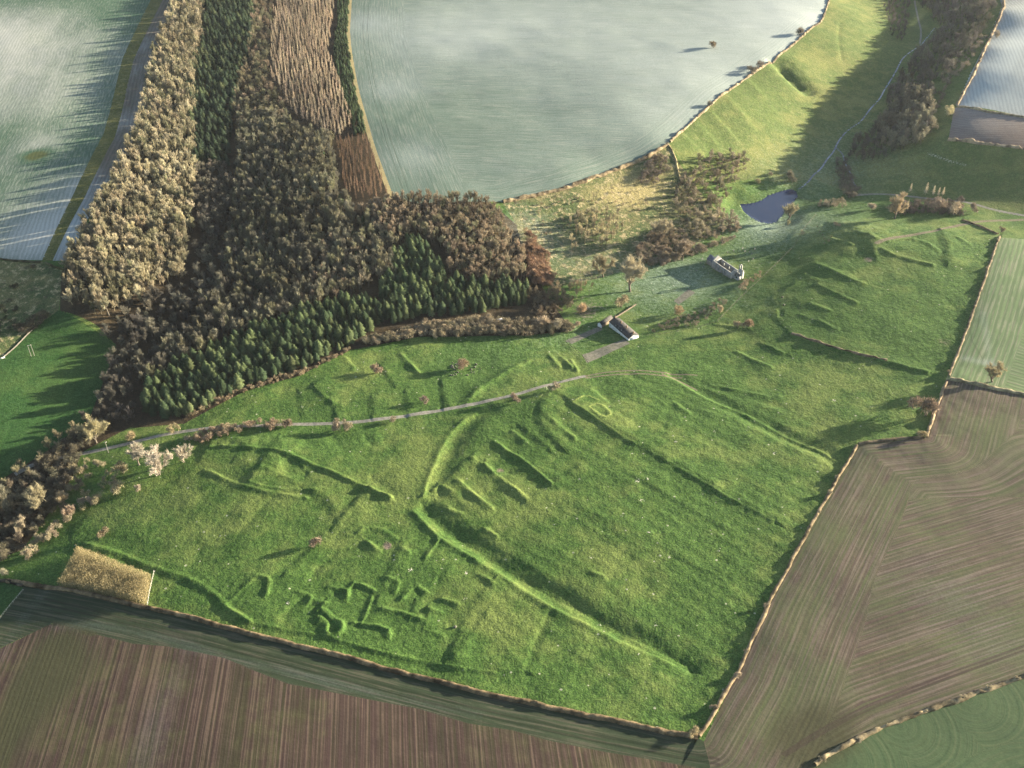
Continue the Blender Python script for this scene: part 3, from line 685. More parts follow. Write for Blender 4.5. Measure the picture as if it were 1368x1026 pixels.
def mesh_from(name, V, F3, F4, M, mats, tint=None):
    me = bpy.data.meshes.new(name); me.vertices.add(len(V)); me.vertices.foreach_set('co', V.astype(np.float32).ravel())
    nl = F3.size + F4.size; me.loops.add(nl); me.loops.foreach_set('vertex_index', np.concatenate([F3.ravel(), F4.ravel()]).astype(np.int32))
    st = np.concatenate([np.arange(len(F3)) * 3, F3.size + np.arange(len(F4)) * 4]).astype(np.int32)
    me.polygons.add(len(st)); me.polygons.foreach_set('loop_start', st)
    if len(M): me.polygons.foreach_set('material_index', M)
    if tint is not None:
        at = me.attributes.new('tint', 'FLOAT_COLOR', 'POINT')
        T = np.ones((len(V), 4), np.float32); T[:, :3] = tint; at.data.foreach_set('color', T.ravel())
    me.update()
    for m in mats: me.materials.append(m)
    return me
def link(name, me, parent=None, loc=(0, 0, 0), rz=0.0, sc=(1, 1, 1), **props):
    o = bpy.data.objects.new(name, me); COL.objects.link(o)
    if parent is not None: o.parent = parent
    o.location = loc; o.rotation_euler = (0, 0, rz); o.scale = sc
    for k, v in props.items(): o[k] = v
    return o
def twig_mat(name, trans=.25):
    """tint (stuff) times object colour, with a little mottling from twig to twig"""
    t = NT(name); p = t.pos()
    oi = t.n('ShaderNodeObjectInfo')
    c = t.mix(1.0, t.attrc('tint'), oi.outputs['Color'], 'MULTIPLY')
    nz = t.noise(p, .8, 2, .7); g = t.step(nz, .3, .7)
    c = t.mix(1.0, c, t.mix(g, (.75, .75, .77), (1.15, 1.14, 1.1)), 'MULTIPLY')
    t.put(t.b.inputs['Base Color'], c); t.b.inputs['Roughness'].default_value = .9; t.b.inputs['Specular IOR Level'].default_value = .08
    if trans:
        tr = t.n('ShaderNodeBsdfTranslucent'); t.put(tr.inputs[0], c); mx = t.n('ShaderNodeMixShader'); mx.inputs[0].default_value = trans
        t.t.links.new(t.b.outputs[0], mx.inputs[1]); t.t.links.new(tr.outputs[0], mx.inputs[2]); t.t.links.new(mx.outputs[0], t.out.inputs[0])
    return t.m
TWIG = twig_mat('bare winter twigs', .15); NEEDLE = twig_mat('conifer needles', .12)
def bark_mat():
    t = NT('grey brown bark'); n = t.noise(t.pos(), 3, 3, .7); return t.fin(t.mix(n, (.06, .05, .04), (.17, .145, .115)))
BARK = bark_mat()

def unit(v): return v / (np.linalg.norm(v, axis=-1, keepdims=True) + 1e-9)
def bare_tree(seed, hgt=12.0, rad=4.8, n_twig=700, trunk=.28, shape=1.0, tw=.11):
    """forked trunk and limbs, then twigs that thicken towards the rim of the crown"""
    r = np.random.default_rng(seed); tk = MB(); cr = MB()
    th = hgt * trunk; lean = r.normal(0, .3, 2); top = np.array([lean[0], lean[1], th])
    tk.tube((0, 0, -.5), top, hgt * .028, hgt * .02, 6)
    nl = r.integers(6, 9); tips = []
    cz = th + (hgt - th) * .42
    for k in range(nl):
        a = k * 2 * math.pi / nl + r.normal(0, .3); el = r.uniform(.22, 1.35) if k else 1.45
        d = np.array([math.cos(a) * math.cos(el), math.sin(a) * math.cos(el), math.sin(el) * (hgt - th) / (rad * 1.25)])
        L = rad * r.uniform(.75, 1.02)
        mid = top + d * L * .5 + np.array([0, 0, .5]); end = top + d * L + np.array([0, 0, r.uniform(0, .8)])
        tk.tube(top - [0, 0, .4], mid, hgt * .013, hgt * .008, 4); tk.tube(mid, end, hgt * .008, hgt * .003, 4)
        for j in range(9):
            f = r.uniform(.2, .98); b = top + (mid - top) * min(1, f * 2) + (end - mid) * max(0, f * 2 - 1)
            dd = unit(d + r.normal(0, .8, 3) + [0, 0, .2]); e = b + dd * L * r.uniform(.3, .55)
            cr.tube(b, e, hgt * .0045, hgt * .0015, 3); tips.append((b, e))
        tips.append((mid, end))
    tb = np.array([t[0] for t in tips]); te = np.array([t[1] for t in tips])
    i = r.integers(0, len(tips), n_twig); f = r.uniform(.15, 1.0, n_twig)[:, None]
    p = tb[i] * (1 - f) + te[i] * f + r.normal(0, .12, (n_twig, 3))
    cen = np.array([0, 0, th * .8]); d = unit(unit(p - cen) + r.normal(0, .6, (n_twig, 3)) + [0, 0, .35])
    L = r.uniform(.8, 2.1, n_twig)[:, None] * hgt / 12
    q = p + d * L
    # keep the rim rounded
    rel = (q - [0, 0, cz]) / [rad, rad, hgt - cz]; rr = np.linalg.norm(rel, axis=1)[:, None]
    lim = .97 + r.normal(0, .09, (n_twig, 1)); q = np.where(rr > lim, [0, 0, cz] + rel / rr * lim * [rad, rad, hgt - cz], q)
    cr.slivers(p, q, tw * r.uniform(.6, 1.5, n_twig))
    return cr, tk
def shrub(seed, hgt=4.0, rad=2.3, n=420, tw=.1):
    r = np.random.default_rng(seed); cr = MB(); tk = MB()
    for k in range(5):
        a = r.uniform(0, 6.28); tk.tube((r.normal(0, .2), r.normal(0, .2), -.3), (math.cos(a) * rad * .45, math.sin(a) * rad * .45, hgt * .55), .09, .04, 3)
    lob = np.stack([r.normal(0, rad * .42, 7), r.normal(0, rad * .42, 7), r.uniform(.35, .68, 7) * hgt], 1); lr = r.uniform(.4, .62, 7) * rad
    i = r.integers(0, 7, n); d = unit(r.normal(size=(n, 3)) + [0, 0, .3]); k = r.uniform(.15, .85, n)[:, None]
    p = lob[i] + d * lr[i][:, None] * k; d2 = unit(d + r.normal(0, .5, (n, 3))); q = p + d2 * (lr[i] * r.uniform(.35, .8, n))[:, None]
    q[:, 2] = np.maximum(q[:, 2], .05); cr.slivers(p, q, tw * r.uniform(.6, 1.6, n))
    return cr, tk
def spruce(seed, hgt=13.0, rad=2.9, tiers=13, per=9):
    r = np.random.default_rng(seed); cr = MB(); tk = MB(); tk.tube((0, 0, -.5), (0, 0, hgt * .93), hgt * .016, .03, 5)
    for t in range(tiers):
        f = t / (tiers - 1); z = hgt * (.14 + .82 * f); R = rad * min(1, (2.0 * (1 - f)) ** .7) * r.uniform(.85, 1.1) + .3
        n = max(5, int(per * (1 - f * .4)))
        a = np.arange(n) * 2 * math.pi / n + r.uniform(0, 6) + r.normal(0, .15, n); Rk = R * r.uniform(.72, 1.15, n)
        ca, sa = np.cos(a), np.sin(a); droop = .22 + .22 * (1 - f)
        tip = np.stack([ca * Rk, sa * Rk, z - Rk * droop * r.uniform(.5, 1.2, n)], 1)
        w = R * .36; z0 = np.full(n, z + .25)
        m = tip * .55 + np.stack([0 * a, 0 * a, z0], 1) * .45 + [0, 0, .12]
        sd = np.stack([-sa, ca, 0 * a], 1) * w
        v = np.stack([np.stack([0 * a, 0 * a, z0], 1), m - sd - [0, 0, .22], tip, m + sd - [0, 0, .22], m], 1).reshape(-1, 3)
        b = np.arange(n)[:, None] * 5
        cr.add(v, np.vstack([b + [0, 1, 4], b + [1, 2, 4], b + [2, 3, 4], b + [3, 0, 4]]))
        k = n * 4; i = r.integers(0, n, k); g = r.uniform(.35, 1, k)[:, None]
        p = np.stack([0 * a, 0 * a, z0], 1)[i] * (1 - g) + tip[i] * g; d = unit(np.stack([ca[i], sa[i], 0 * a[i]], 1) + r.normal(0, .6, (k, 3)) + [0, 0, .1])
        cr.slivers(p, p + d * r.uniform(.4, .9, k)[:, None], .22)
    cr.slivers(np.tile([0, 0, hgt * .94], (6, 1)) + r.normal(0, .08, (6, 3)), np.tile([0, 0, hgt * .985], (6, 1)) + r.normal(0, .25, (6, 3)), .25)
    return cr, tk
def larch(seed, hgt=12.5, rad=2.3, n=420, tw=.13):
    r = np.random.default_rng(seed); cr = MB(); tk = MB(); tk.tube((0, 0, -.5), (0, 0, hgt), hgt * .011, .03, 4)
    f = r.uniform(0, 1, n) ** .8; z = hgt * (.18 + .82 * f); R = rad * (1 - f) ** .6 * r.uniform(.5, 1.1, n) + .12
    a = r.uniform(0, 2 * math.pi, n); p = np.stack([np.cos(a) * R * .1, np.sin(a) * R * .1, z - .2], 1)
    q = np.stack([np.cos(a) * R, np.sin(a) * R, z + r.normal(.15, .3, n)], 1); cr.slivers(p, q, tw * r.uniform(.7, 1.5, n) * (1.2 - .5 * f))
    return cr, tk

class Kind:
    """a few different plants of one kind; near ones as root > trunk, crown, far ones as one mesh"""
    def __init__(s, name, cat, makers, lowmakers, mat):
        s.name, s.cat, s.mat = name, cat, mat; s.full = []; s.one = []; s.low = []
        for cr, tk in makers:
            s.full.append((cr.mesh(name + '_crown', [mat], (1, 1, 1)), tk.mesh(name + '_trunk', [BARK])))
        for cr, tk in lowmakers:
            V, a, b, M = cr.arrays(); V2, a2, b2, M2 = tk.arrays(); n = len(V)
            VV = np.vstack([V, V2]); T = np.ones((len(VV), 3)); T[n:] = .55
            s.low.append((VV, np.vstack([a, a2 + n]), np.vstack([b, b2 + n]), T))
            s.one.append(mesh_from(name, VV, s.low[-1][1], s.low[-1][2], np.zeros(len(a) + len(a2) + len(b) + len(b2), np.int32), [mat], T))
        s.items = []
    def put(s, xy, size, tint, label, group, parts=True, wide=1.0, must=False):
        s.items.append((float(xy[0]), float(xy[1]), size, tint, label, group, parts, wide, must))
    def build(s, limit=300, part_px=13.0, stuff_label=''):
        it = s.items; X = np.array([i[0] for i in it]); Y = np.array([i[1] for i in it]); Z = height(X, Y)
        D = np.sqrt(X ** 2 + Y ** 2 + (CAM_Z - Z) ** 2); S = np.array([i[2] for i in it]); must = np.array([i[8] for i in it])
        # what the photograph shows: in frame
        zc = Y * CP + (CAM_Z - Z) * SP; u = CX + FPX * X / zc; v = CY + FPX * ((CAM_Z - Z) * CP - Y * SP) / zc
        infr = (u > -6) & (u < 1374) & (v > -4) & (v < 1040)
        order = np.argsort(np.where(must, -1e6, 0) + np.where(infr, 0, 1e5) + D / S)
        rest = []
        for rank, k in enumerate(order):
            x, y, sz, tint, lab, grp, parts, wide, mu = it[k]; r = random.Random(int(k) * 7 + 1)
            rz = r.uniform(0, 6.28); sc = (sz * wide, sz * wide, sz); pxh = 12 * sz / D[k] * FPX * .75
            if rank < limit and infr[k]:
                props = dict(label=lab, category=s.cat)
                if grp: props['group'] = grp
                col = tuple(tint) + (1,)
                if parts and pxh > part_px:
                    cm, tm = s.full[r.randrange(len(s.full))]
                    e = link(s.name, None, None, (x, y, Z[k]), rz, sc, **props); e.empty_display_size = .5
                    c = link('crown', cm, e); c.color = col; link('trunk', tm, e)
                else:
                    o = link(s.name, s.one[r.randrange(len(s.one))], None, (x, y, Z[k]), rz, sc, **props); o.color = col
            else: rest.append((x, y, Z[k], rz, sz, wide, tint, r.randrange(len(s.low))))
        if rest:
            VV, A, B, T, n = [], [], [], [], 0
            for x, y, z, rz, sz, wide, tint, li in rest:
                V, a, b, t = s.low[li]; c, sn = math.cos(rz), math.sin(rz)
                W = np.stack([(V[:, 0] * c - V[:, 1] * sn) * sz * wide + x, (V[:, 0] * sn + V[:, 1] * c) * sz * wide + y, V[:, 2] * sz + z], 1)
                VV.append(W); A.append(a + n); B.append(b + n); T.append(t * np.array(tint)); n += len(V)
            A = np.vstack(A); B = np.vstack(B)
            me = mesh_from(s.name + '_stand', np.vstack(VV), A, B, np.zeros(len(A) + len(B), np.int32), [s.mat], np.vstack(T))
            o = link(s.name + '_woodland', me, None, label=stuff_label, category='woodland', kind='stuff'); o.color = (1, 1, 1, 1)
        print(s.name, len(it), 'rest', len(rest))

def scatter(poly, d, seed, jit=.42, rows=None, drop=0.0):
    """jittered rows inside a ground polygon"""
    r = np.random.default_rng(seed); a = rows if rows is not None else .35
    c, s_ = math.cos(a), math.sin(a); pr = np.stack([poly[:, 0] * c + poly[:, 1] * s_, -poly[:, 0] * s_ + poly[:, 1] * c], 1)
    us = np.arange(pr[:, 0].min(), pr[:, 0].max(), d); vs = np.arange(pr[:, 1].min(), pr[:, 1].max(), d * .9)
    U, V = np.meshgrid(us, vs); U = U + (np.arange(len(vs)) % 2)[:, None] * d / 2
    U = U + r.uniform(-jit, jit, U.shape) * d; V = V + r.uniform(-jit, jit, V.shape) * d
    x = U * c - V * s_; y = U * s_ + V * c; m = inside(x, y, poly) & (r.uniform(size=x.shape) >= drop)
    return np.stack([x[m], y[m]], 1)
# ------------------------------------------------------------------ plants
bare = Kind('bare_tree', 'tree', [bare_tree(i, 12, 4.9, 3600, trunk=.15, tw=.11) for i in range(6)], [bare_tree(20 + i, 12, 4.9, 850, trunk=.2, tw=.14) for i in range(4)], TWIG)
slim = Kind('slim_tree', 'tree', [bare_tree(40 + i, 12, 2.9, 900, trunk=.35, tw=.13) for i in range(3)], [bare_tree(50 + i, 12, 2.9, 340, trunk=.35, tw=.19) for i in range(3)], TWIG)
conif = Kind('conifer', 'tree', [spruce(i, 10.6, 3.0) for i in range(5)], [spruce(10 + i, 10.6, 3.0, 10, 7) for i in range(3)], NEEDLE)
larchk = Kind('larch', 'tree', [larch(i) for i in range(3)], [larch(10 + i, n=260, tw=.18) for i in range(4)], TWIG)
bush = Kind('shrub', 'shrub', [shrub(i, n=1100, tw=.13) for i in range(5)], [shrub(10 + i, n=280, tw=.2) for i in range(4)], TWIG)
TR = random.Random(3)
def tint(c, v=.22, hue=.035):
    g = (c[0] * .36 + c[1] * .64); c = tuple(q * .68 + w * .32 for q, w in zip(c, (g * 1.03, g * 1.0, g * .82)))
    k = 1 + TR.uniform(-v, v); return tuple(max(.01, q * k * (1 + TR.uniform(-hue, hue))) for q in c)
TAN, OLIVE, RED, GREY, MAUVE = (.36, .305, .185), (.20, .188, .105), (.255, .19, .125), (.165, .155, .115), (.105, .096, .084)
def stand(kind, poly, d, seed, size, col, label, group, v=.22, rows=None, jit=.42, drop=0., parts=True, wide=(1, 1), mixc=None):
    for p in scatter(P(poly), d, seed, jit, rows, drop):
        c = col if mixc is None or TR.random() > mixc[1] else mixc[0]
        tt = 1 + .28 * float(vnoise(p[:1], p[1:], 33.0, 21)[0]); kind.put(p, TR.uniform(*size), tuple(q * tt for q in tint(c, v)), label, group, parts, TR.uniform(*wide))
# woodland by stand
stand(bare, "238 -70,276 -70,272 30,262 110,262 200,262 300,246 372,205 398,140 428,100 412,84 392,92 345,150 250,186 170,204 80,236 0", 6.0, 1, (.8, 1.5), TAN, 'bare tan tree in the sunlit wood strip beside the frosted field', 'bare trees of the sunlit wood strip', mixc=(OLIVE, .35), wide=(.5, 1.0), drop=.1)
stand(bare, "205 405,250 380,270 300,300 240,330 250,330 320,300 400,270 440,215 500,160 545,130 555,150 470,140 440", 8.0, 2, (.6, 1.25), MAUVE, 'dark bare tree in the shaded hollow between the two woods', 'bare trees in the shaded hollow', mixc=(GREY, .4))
stand(bare, "256 222,302 224,314 250,302 305,268 305,260 250", 6.6, 72, (.7, 1.2), (.17, .15, .115), 'dark grey tree between the upper conifers and the tan wood strip', 'dark trees below the upper conifers')
stand(bare, "320 165,350 150,400 175,445 190,455 268,480 290,530 335,520 370,430 410,330 445,240 490,190 520,190 500,260 440,300 380,310 300,320 240", 6.2, 3, (.65, 1.4), GREY, 'bare grey brown tree in the middle of the wood', 'bare trees in the middle of the wood', mixc=(OLIVE, .5), wide=(.55, .95))
stand(bare, "345 -60,372 -60,362 40,358 110,392 165,360 180,318 200,312 130,335 60", 8.0, 4, (.75, 1.1), OLIVE, 'bare tree between the dark conifers and the pale larches', 'bare trees between conifers and larches', mixc=(RED, .3))
stand(slim, "480 286,524 272,560 270,620 268,650 272,672 300,700 345,704 372,660 384,605 372,585 330,545 318,525 335,490 300", 5.0, 5, (.9, 1.25), RED, 'slim reddish bare tree on the domed wood edge', 'slim reddish trees of the domed wood', mixc=(OLIVE, .25))
stand(slim, "420 330,520 330,530 370,430 408,350 430,360 390", 6.0, 55, (.8, 1.1), RED, 'slim reddish bare tree above the lower conifers', 'slim reddish trees above the conifers', mixc=(GREY, .5))
stand(bush, "704 310,730 350,738 380,720 386,706 372", 3.6, 6, (1.3, 2.0), (.24, .13, .075), 'russet brown shrub at the foot of the domed wood', 'russet shrubs beside the domed wood')
DG, MG = (.033, .064, .024), (.070, .104, .030)
stand(conif, "284 -60,346 -60,336 60,312 140,304 225,258 222,252 120,276 20", 5.6, 7, (.6, 1.4), (.025, .048, .024), 'dark conifer in the shaded block behind the sunlit wood', 'dark conifers of the upper block', drop=.08, mixc=((.055, .080, .03), .2))
stand(conif, "456 -60,468 -60,464 50,474 118,490 178,474 182,458 140,446 75", 4.2, 8, (.45, .65), DG, 'small dark green conifer along the yellow path', 'small conifers along the yellow path')
stand(conif, "186 530,240 492,330 447,425 412,490 398,520 425,470 460,400 496,330 516,246 560,196 556", 4.9, 9, (.55, 1.3), DG, 'dark green conifer of the lower plantation facing the meadow', 'conifers of the lower plantation', mixc=(MG, .5), jit=.3)
stand(conif, "522 350,545 322,575 330,600 380,705 382,704 408,640 418,560 424,525 434,500 420", 4.9, 10, (.55, 1.25), DG, 'dark green conifer below the domed reddish wood', 'conifers below the domed wood', mixc=(MG, .45), jit=.32)
stand(larchk, "376 -60,450 -60,446 20,440 75,456 120,470 165,460 186,430 178,398 160,364 110,362 50", 6.6, 11, (.8, 1.05), (.44, .33, .23), 'pale pinkish larch in the dense bare plantation', 'pale larches of the plantation', rows=.12, jit=.2, parts=False, v=.15)
stand(larchk, "450 190,490 184,520 262,478 270,462 262", 5.2, 12, (.6, .85), (.22, .125, .075), 'dark russet young larch beside the yellow path', 'russet larches beside the yellow path', rows=.12, jit=.25, parts=False)
stand(bush, "488 458,560 436,650 428,700 432,760 434,764 442,700 450,640 449,560 450,500 462", 3.4, 13, (1.0, 1.6), (.24, .19, .115), 'tan shrub along the lower wood edge', 'tan shrubs along the lower wood edge')
stand(bush, "250 560,330 524,400 504,470 469,472 464,400 498,330 517,250 554", 3.0, 14, (.5, .9), (.26, .19, .11), 'low russet shrub in front of the lower conifers', 'low shrubs in front of the conifers')
stand(bare, "706 392,740 386,775 380,785 372,792 384,770 402,745 420,715 428,700 418", 6.5, 15, (.45, .75), (.26, .19, .11), 'small brown tree in the scrubby valley beside the cottage', 'small brown trees in the valley scrub', drop=.15)
stand(bush, "706 400,745 388,770 402,745 424,715 432", 4.5, 66, (.9, 1.4), (.20, .16, .10), 'brown shrub in the scrubby valley beside the cottage', 'brown shrubs in the valley scrub', drop=.2)
stand(slim, "757 300,800 282,830 286,832 318,800 334,762 342", 6.0, 16, (.65, 1.05), (.32, .27, .15), 'olive tan sapling in the scrub clump above the big pale tree', 'olive saplings on the rough slope', drop=.1)
stand(bare, "898 256,930 218,985 202,1000 214,986 246,962 272,985 300,985 314,930 322,908 300", 6.6, 17, (.5, 1.0), (.29, .235, .16), 'small brown tree in the thicket west of the pond', 'small brown trees west of the pond', drop=.3, mixc=(OLIVE, .3))
stand(bush, "898 256,930 218,985 202,1000 214,986 246,962 272,985 300,985 314,930 322,908 300", 5.0, 67, (.7, 1.2), (.20, .155, .10), 'brown shrub in the thicket west of the pond', 'brown shrubs west of the pond', drop=.3)
stand(bush, "852 232,880 208,892 214,896 230,880 246,856 246", 4.4, 18, (1.0, 1.6), (.18, .14, .11), 'dark shrub at the field corner above the rough slope', 'dark shrubs at the field corner')
stand(bush, "846 340,880 305,905 310,930 330,985 318,960 330,925 345,880 358,855 355", 4.6, 19, (1.0, 1.7), (.23, .175, .12), 'tan brown shrub above the church meadow', 'tan shrubs above the church meadow')
stand(bush, "715 275,790 262,850 250,880 285,840 280,760 300,712 330", 7.5, 20, (.35, .75), (.30, .23, .13), 'low straw coloured bush on the rough slope', 'low bushes on the rough slope', drop=.25)
stand(slim, "238 -70,276 -70,272 30,262 110,262 200,262 300,246 372,205 398,140 428,100 412,84 392,92 345,150 250,186 170,204 80,236 0", 12.5, 91, (1.0, 1.5), (.36, .31, .20), 'tall pale upright tree in the sunlit wood strip beside the frosted field', 'upright pale trees of the sunlit wood strip', jit=.6)
stand(slim, "320 165,350 150,400 175,445 190,455 268,480 290,530 335,520 370,430 410,330 445,240 490,190 520,190 500,260 440,300 380,310 300,320 240", 12.5, 92, (.9, 1.3), (.20, .19, .125), 'tall grey upright tree in the middle of the wood', 'upright grey trees in the middle of the wood', jit=.6)
stand(conif, "320 165,350 150,400 175,445 190,455 268,480 290,520 370,430 410,330 445,300 380,310 300,320 240", 27, 93, (.6, 1.0), DG, 'lone dark conifer among the bare trees in the middle of the wood', 'conifers among the bare trees', jit=.9)
# shaded wood of the right hand valley
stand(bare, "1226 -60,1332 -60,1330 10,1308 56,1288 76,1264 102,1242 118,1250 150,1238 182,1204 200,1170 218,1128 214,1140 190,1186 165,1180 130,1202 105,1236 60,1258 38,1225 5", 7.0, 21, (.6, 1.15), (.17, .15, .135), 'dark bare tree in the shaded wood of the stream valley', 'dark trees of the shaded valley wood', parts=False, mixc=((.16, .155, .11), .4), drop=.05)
stand(bare, "1184 -60,1216 -60,1214 20,1206 58,1192 50,1180 18", 7.6, 22, (.45, .7), (.15, .125, .115), 'dark bare tree in the upper grove beside the white lane', 'dark trees of the upper grove', parts=False)
stand(bush, "1114 214,1128 214,1150 262,1128 268", 4.2, 23, (.9, 1.5), (.16, .14, .105), 'dark shrub between the two arms of the stream', 'dark shrubs between the stream arms', drop=.1)
stand(bush, "1186 272,1290 268,1288 278,1282 290,1240 286,1196 288", 4.6, 24, (.9, 1.5), (.15, .115, .095), 'dark shrub in the thicket below the row of pale poplars', 'dark shrubs below the poplars')
stand(bush, "1090 300,1118 296,1110 330,1090 345", 7.0, 26, (.3, .55), (.2, .17, .12), 'low bramble bush on the slope below the spur', 'brambles on the slope', drop=.35)
stand(bush, "0 402,28 392,20 440,-30 460", 6.5, 27, (.8, 1.2), (.06, .065, .035), 'dark green gorse bush on the shaded rough bank', 'gorse bushes on the rough bank', drop=.3)
stand(bush, "18 440,50 420,66 412,64 430,36 446", 4.0, 28, (.8, 1.4), (.09, .075, .05), 'dark shrub above the shaded meadow wall', 'dark shrubs above the meadow wall')
stand(bare, "1176 205,1172 170,1190 140,1215 125,1240 135,1250 160,1240 188,1210 204", 8.0, 71, (1.0, 1.5), (.25, .225, .15), 'large rounded olive tree in the grove at the valley bend', 'rounded trees of the valley grove', parts=False, v=.12)
stand(bush, "-60 705,0 655,50 628,62 606,120 566,150 572,110 606,96 642,66 690,32 735,0 752,-60 800", 4.4, 81, (.8, 1.7), (.12, .105, .07), 'dull brown shrub under the trees of the lower valley', 'dull shrubs of the lower valley', mixc=((.22, .19, .115), .12))
# mixed scrub and trees of the lower left valley
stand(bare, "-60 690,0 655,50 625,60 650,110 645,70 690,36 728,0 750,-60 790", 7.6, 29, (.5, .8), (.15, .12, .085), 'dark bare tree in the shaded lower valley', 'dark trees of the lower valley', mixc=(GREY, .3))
stand(bare, "-60 675,0 640,60 602,100 572,126 562,122 582,90 608,60 630,0 665,-60 705", 7.4, 30, (.5, .85), (.20, .178, .10), 'olive tan tree along the shaded meadow edge', 'olive trees along the meadow edge', drop=.1)
stand(bare, "100 562,128 548,180 540,186 562,150 570", 7.5, 31, (.55, .85), MAUVE, 'dark tree at the mouth of the shaded hollow', 'trees at the mouth of the hollow')
stand(bush, "66 620,130 612,160 640,164 655,110 690,70 700,56 680,90 650", 7.0, 32, (.9, 1.5), (.24, .20, .11), 'olive tan shrub on the bank below the track', 'olive shrubs below the track', drop=.3)
stand(bush, "30 745,60 715,84 695,96 690,80 712,56 735,40 748", 4.6, 33, (1.0, 1.5), (.30, .24, .15), 'pale tan shrub at the pasture corner', 'pale shrubs at the pasture corner')
stand(bush, "252 588,270 578,300 574,340 566,370 566,388 568,384 574,350 574,310 582,272 594", 4.0, 34, (.9, 1.4), (.30, .215, .135), 'russet tan bush in the row beside the chalk track', 'bushes in the row beside the track')
stand(bush, "862 447,880 436,910 424,942 416,965 400,972 404,955 420,930 436,880 444", 4.2, 35, (.5, .95), (.20, .165, .115), 'brown shrub in the hedge between cottage and church', 'shrubs between cottage and church')
stand(bush, "984 384,1000 374,1014 364,1018 370,1000 384,988 392", 3.6, 36, (.6, 1.0), (.34, .25, .15), 'golden tan bush beside the church fence', 'golden bushes beside the church fence')
stand(bush, "1258 105,1290 70,1312 48,1318 52,1300 80,1268 120,1250 150,1246 140", 6.0, 37, (.9, 1.5), (.28, .21, .15), 'tan bush along the upper edge of the shaded wood', 'tan bushes above the shaded wood', drop=.35)
stand(bush, "1090 272,1128 268,1130 278,1092 278", 4.6, 38, (.9, 1.3), (.26, .21, .13), 'tan bush in the short row beyond the pond', 'tan bushes in the row beyond the pond')

def one(kind, x, y, dia_px, col, label, wide=1.0, grp=None, v=.04):
    """a plant that stands alone: (x, y) is its foot in the photograph, dia_px the width of its crown"""
    p = P("%g %g" % (x, y))[0]; zc = p[1] * CP + (CAM_Z - 10) * SP
    full = {'bare_tree': 7.4, 'shrub': 4.3, 'slim_tree': 5.8, 'larch': 3.2, 'conifer': 5.0}[kind.name] * wide
    kind.put(p, dia_px * zc / FPX / full, tint(col, v, .03), label, grp, True, wide, True)
one(bare, 129, 592, 31, (.36, .30, .16), 'round olive tan tree standing where the chalk track leaves the dark hollow')
one(bare, 186, 622, 28, (.40, .35, .28), 'broad pale greyish tree below the chalk track, touching a whiter one', 1.2)
one(bare, 213, 634, 34, (.50, .45, .37), 'whitish spreading tree on the pasture edge below the track', 1.15)
one(bare, 246, 617, 25, (.42, .37, .30), 'small pale tree beside the row of russet bushes', 1.3)
one(bare, 54, 690, 34, (.36, .30, .17), 'tall olive tan tree with a forked trunk in the shaded lower valley')
one(bare, 34, 714, 24, (.38, .29, .19), 'round pale brown tree low in the shaded valley', 1.2)
one(bare, 86, 676, 19, (.37, .28, .17), 'round tan tree above the pasture corner', 1.1)
one(bare, 94, 694, 18, (.38, .28, .18), 'small tan tree on the pasture edge with pale twigs', 1.1)
one(bare, 6, 690, 34, (.20, .18, .12), 'dark olive tree cut by the picture edge in the lower valley')
one(bush, 6, 768, 12, (.33, .30, .2), 'pale grey bush at the hedge end beside the dark meadow')
one(bush, 176, 588, 15, (.30, .22, .10), 'golden brown bush above the chalk track near the conifers')
one(bush, 232, 577, 14, (.33, .25, .12), 'yellow tan bush at the bend of the chalk track')
one(bush, 156, 659, 18, (.31, .25, .14), 'rounded tan bush nearest the dark pasture tongue')
one(bush, 185, 655, 9, (.42, .33, .24), 'tiny pale bush at the tip of the pasture slope')
one(bush, 165, 632, 20, (.22, .18, .10), 'dull olive bush on the grass below the track')
one(bush, 112, 674, 14, (.33, .25, .18), 'small pinkish bush on the pasture edge')
one(bush, 124, 674, 12, (.34, .26, .2), 'pale pinkish twiggy bush beside its darker neighbour')
one(bush, 139, 716, 14, (.19, .14, .085), 'low dark brown bush alone above the tan thicket')
one(bush, 420, 728, 16, (.25, .17, .12), 'reddish brown hawthorn alone on the old field bank')
one(bush, 503, 498, 14, (.30, .20, .13), 'upright russet hawthorn above a grassy terrace bank')
one(bush, 567, 538, 11, (.28, .18, .14), 'small round pinkish bush just above the chalk track')
one(bush, 618, 492, 17, (.28, .18, .11), 'russet bush among dark stones on the terrace')
one(bush, 687, 536, 13, (.30, .21, .15), 'pinkish bush touching the chalk track at the hollow way')
one(bush, 740, 523, 13, (.30, .23, .15), 'tan bush beside the chalky fork of the track')
one(bush, 448, 574, 16, (.33, .24, .16), 'tan bush of the pair below the track, the western one')
one(bush, 463, 574, 15, (.30, .23, .15), 'tan bush of the pair below the track, the eastern one')
one(bush, 525, 563, 9, (.28, .22, .14), 'tiny bush on the lower edge of the chalk track')
one(bare, 842, 390, 40, (.40, .34, .22), 'big pale spreading tree on the lawn between the ruined church and the cottage', 1.15)
one(bush, 777, 418, 16, (.40, .26, .12), 'glowing golden bush on the bare ground above the cottage')
one(bush, 830, 409, 18, (.30, .23, .12), 'olive bush at the end of the garden wall')
one(bush, 739, 416, 8, (.33, .22, .14), 'small upright russet bush in the grassy gap')
one(bush, 726, 436, 22, (.36, .28, .17), 'pale tan hedge bush above the meadow corner', 1.3)
one(bush, 745, 440, 20, (.33, .26, .17), 'pinkish tan hedge bush by the cottage plot', 1.3)
one(bush, 771, 437, 10, (.40, .3, .2), 'small pale bush beside the grey gravel plot')
one(bare, 806, 370, 24, (.30, .24, .14), 'olive tree behind the big pale tree', 1.0)
one(bare, 912, 348, 24, (.32, .23, .15), 'rounded russet tan tree at the corner of the church meadow', 1.2)
one(bare, 880, 322, 30, (.40, .33, .2), 'pale broad tree with white trunk on the rough slope', 1.3)
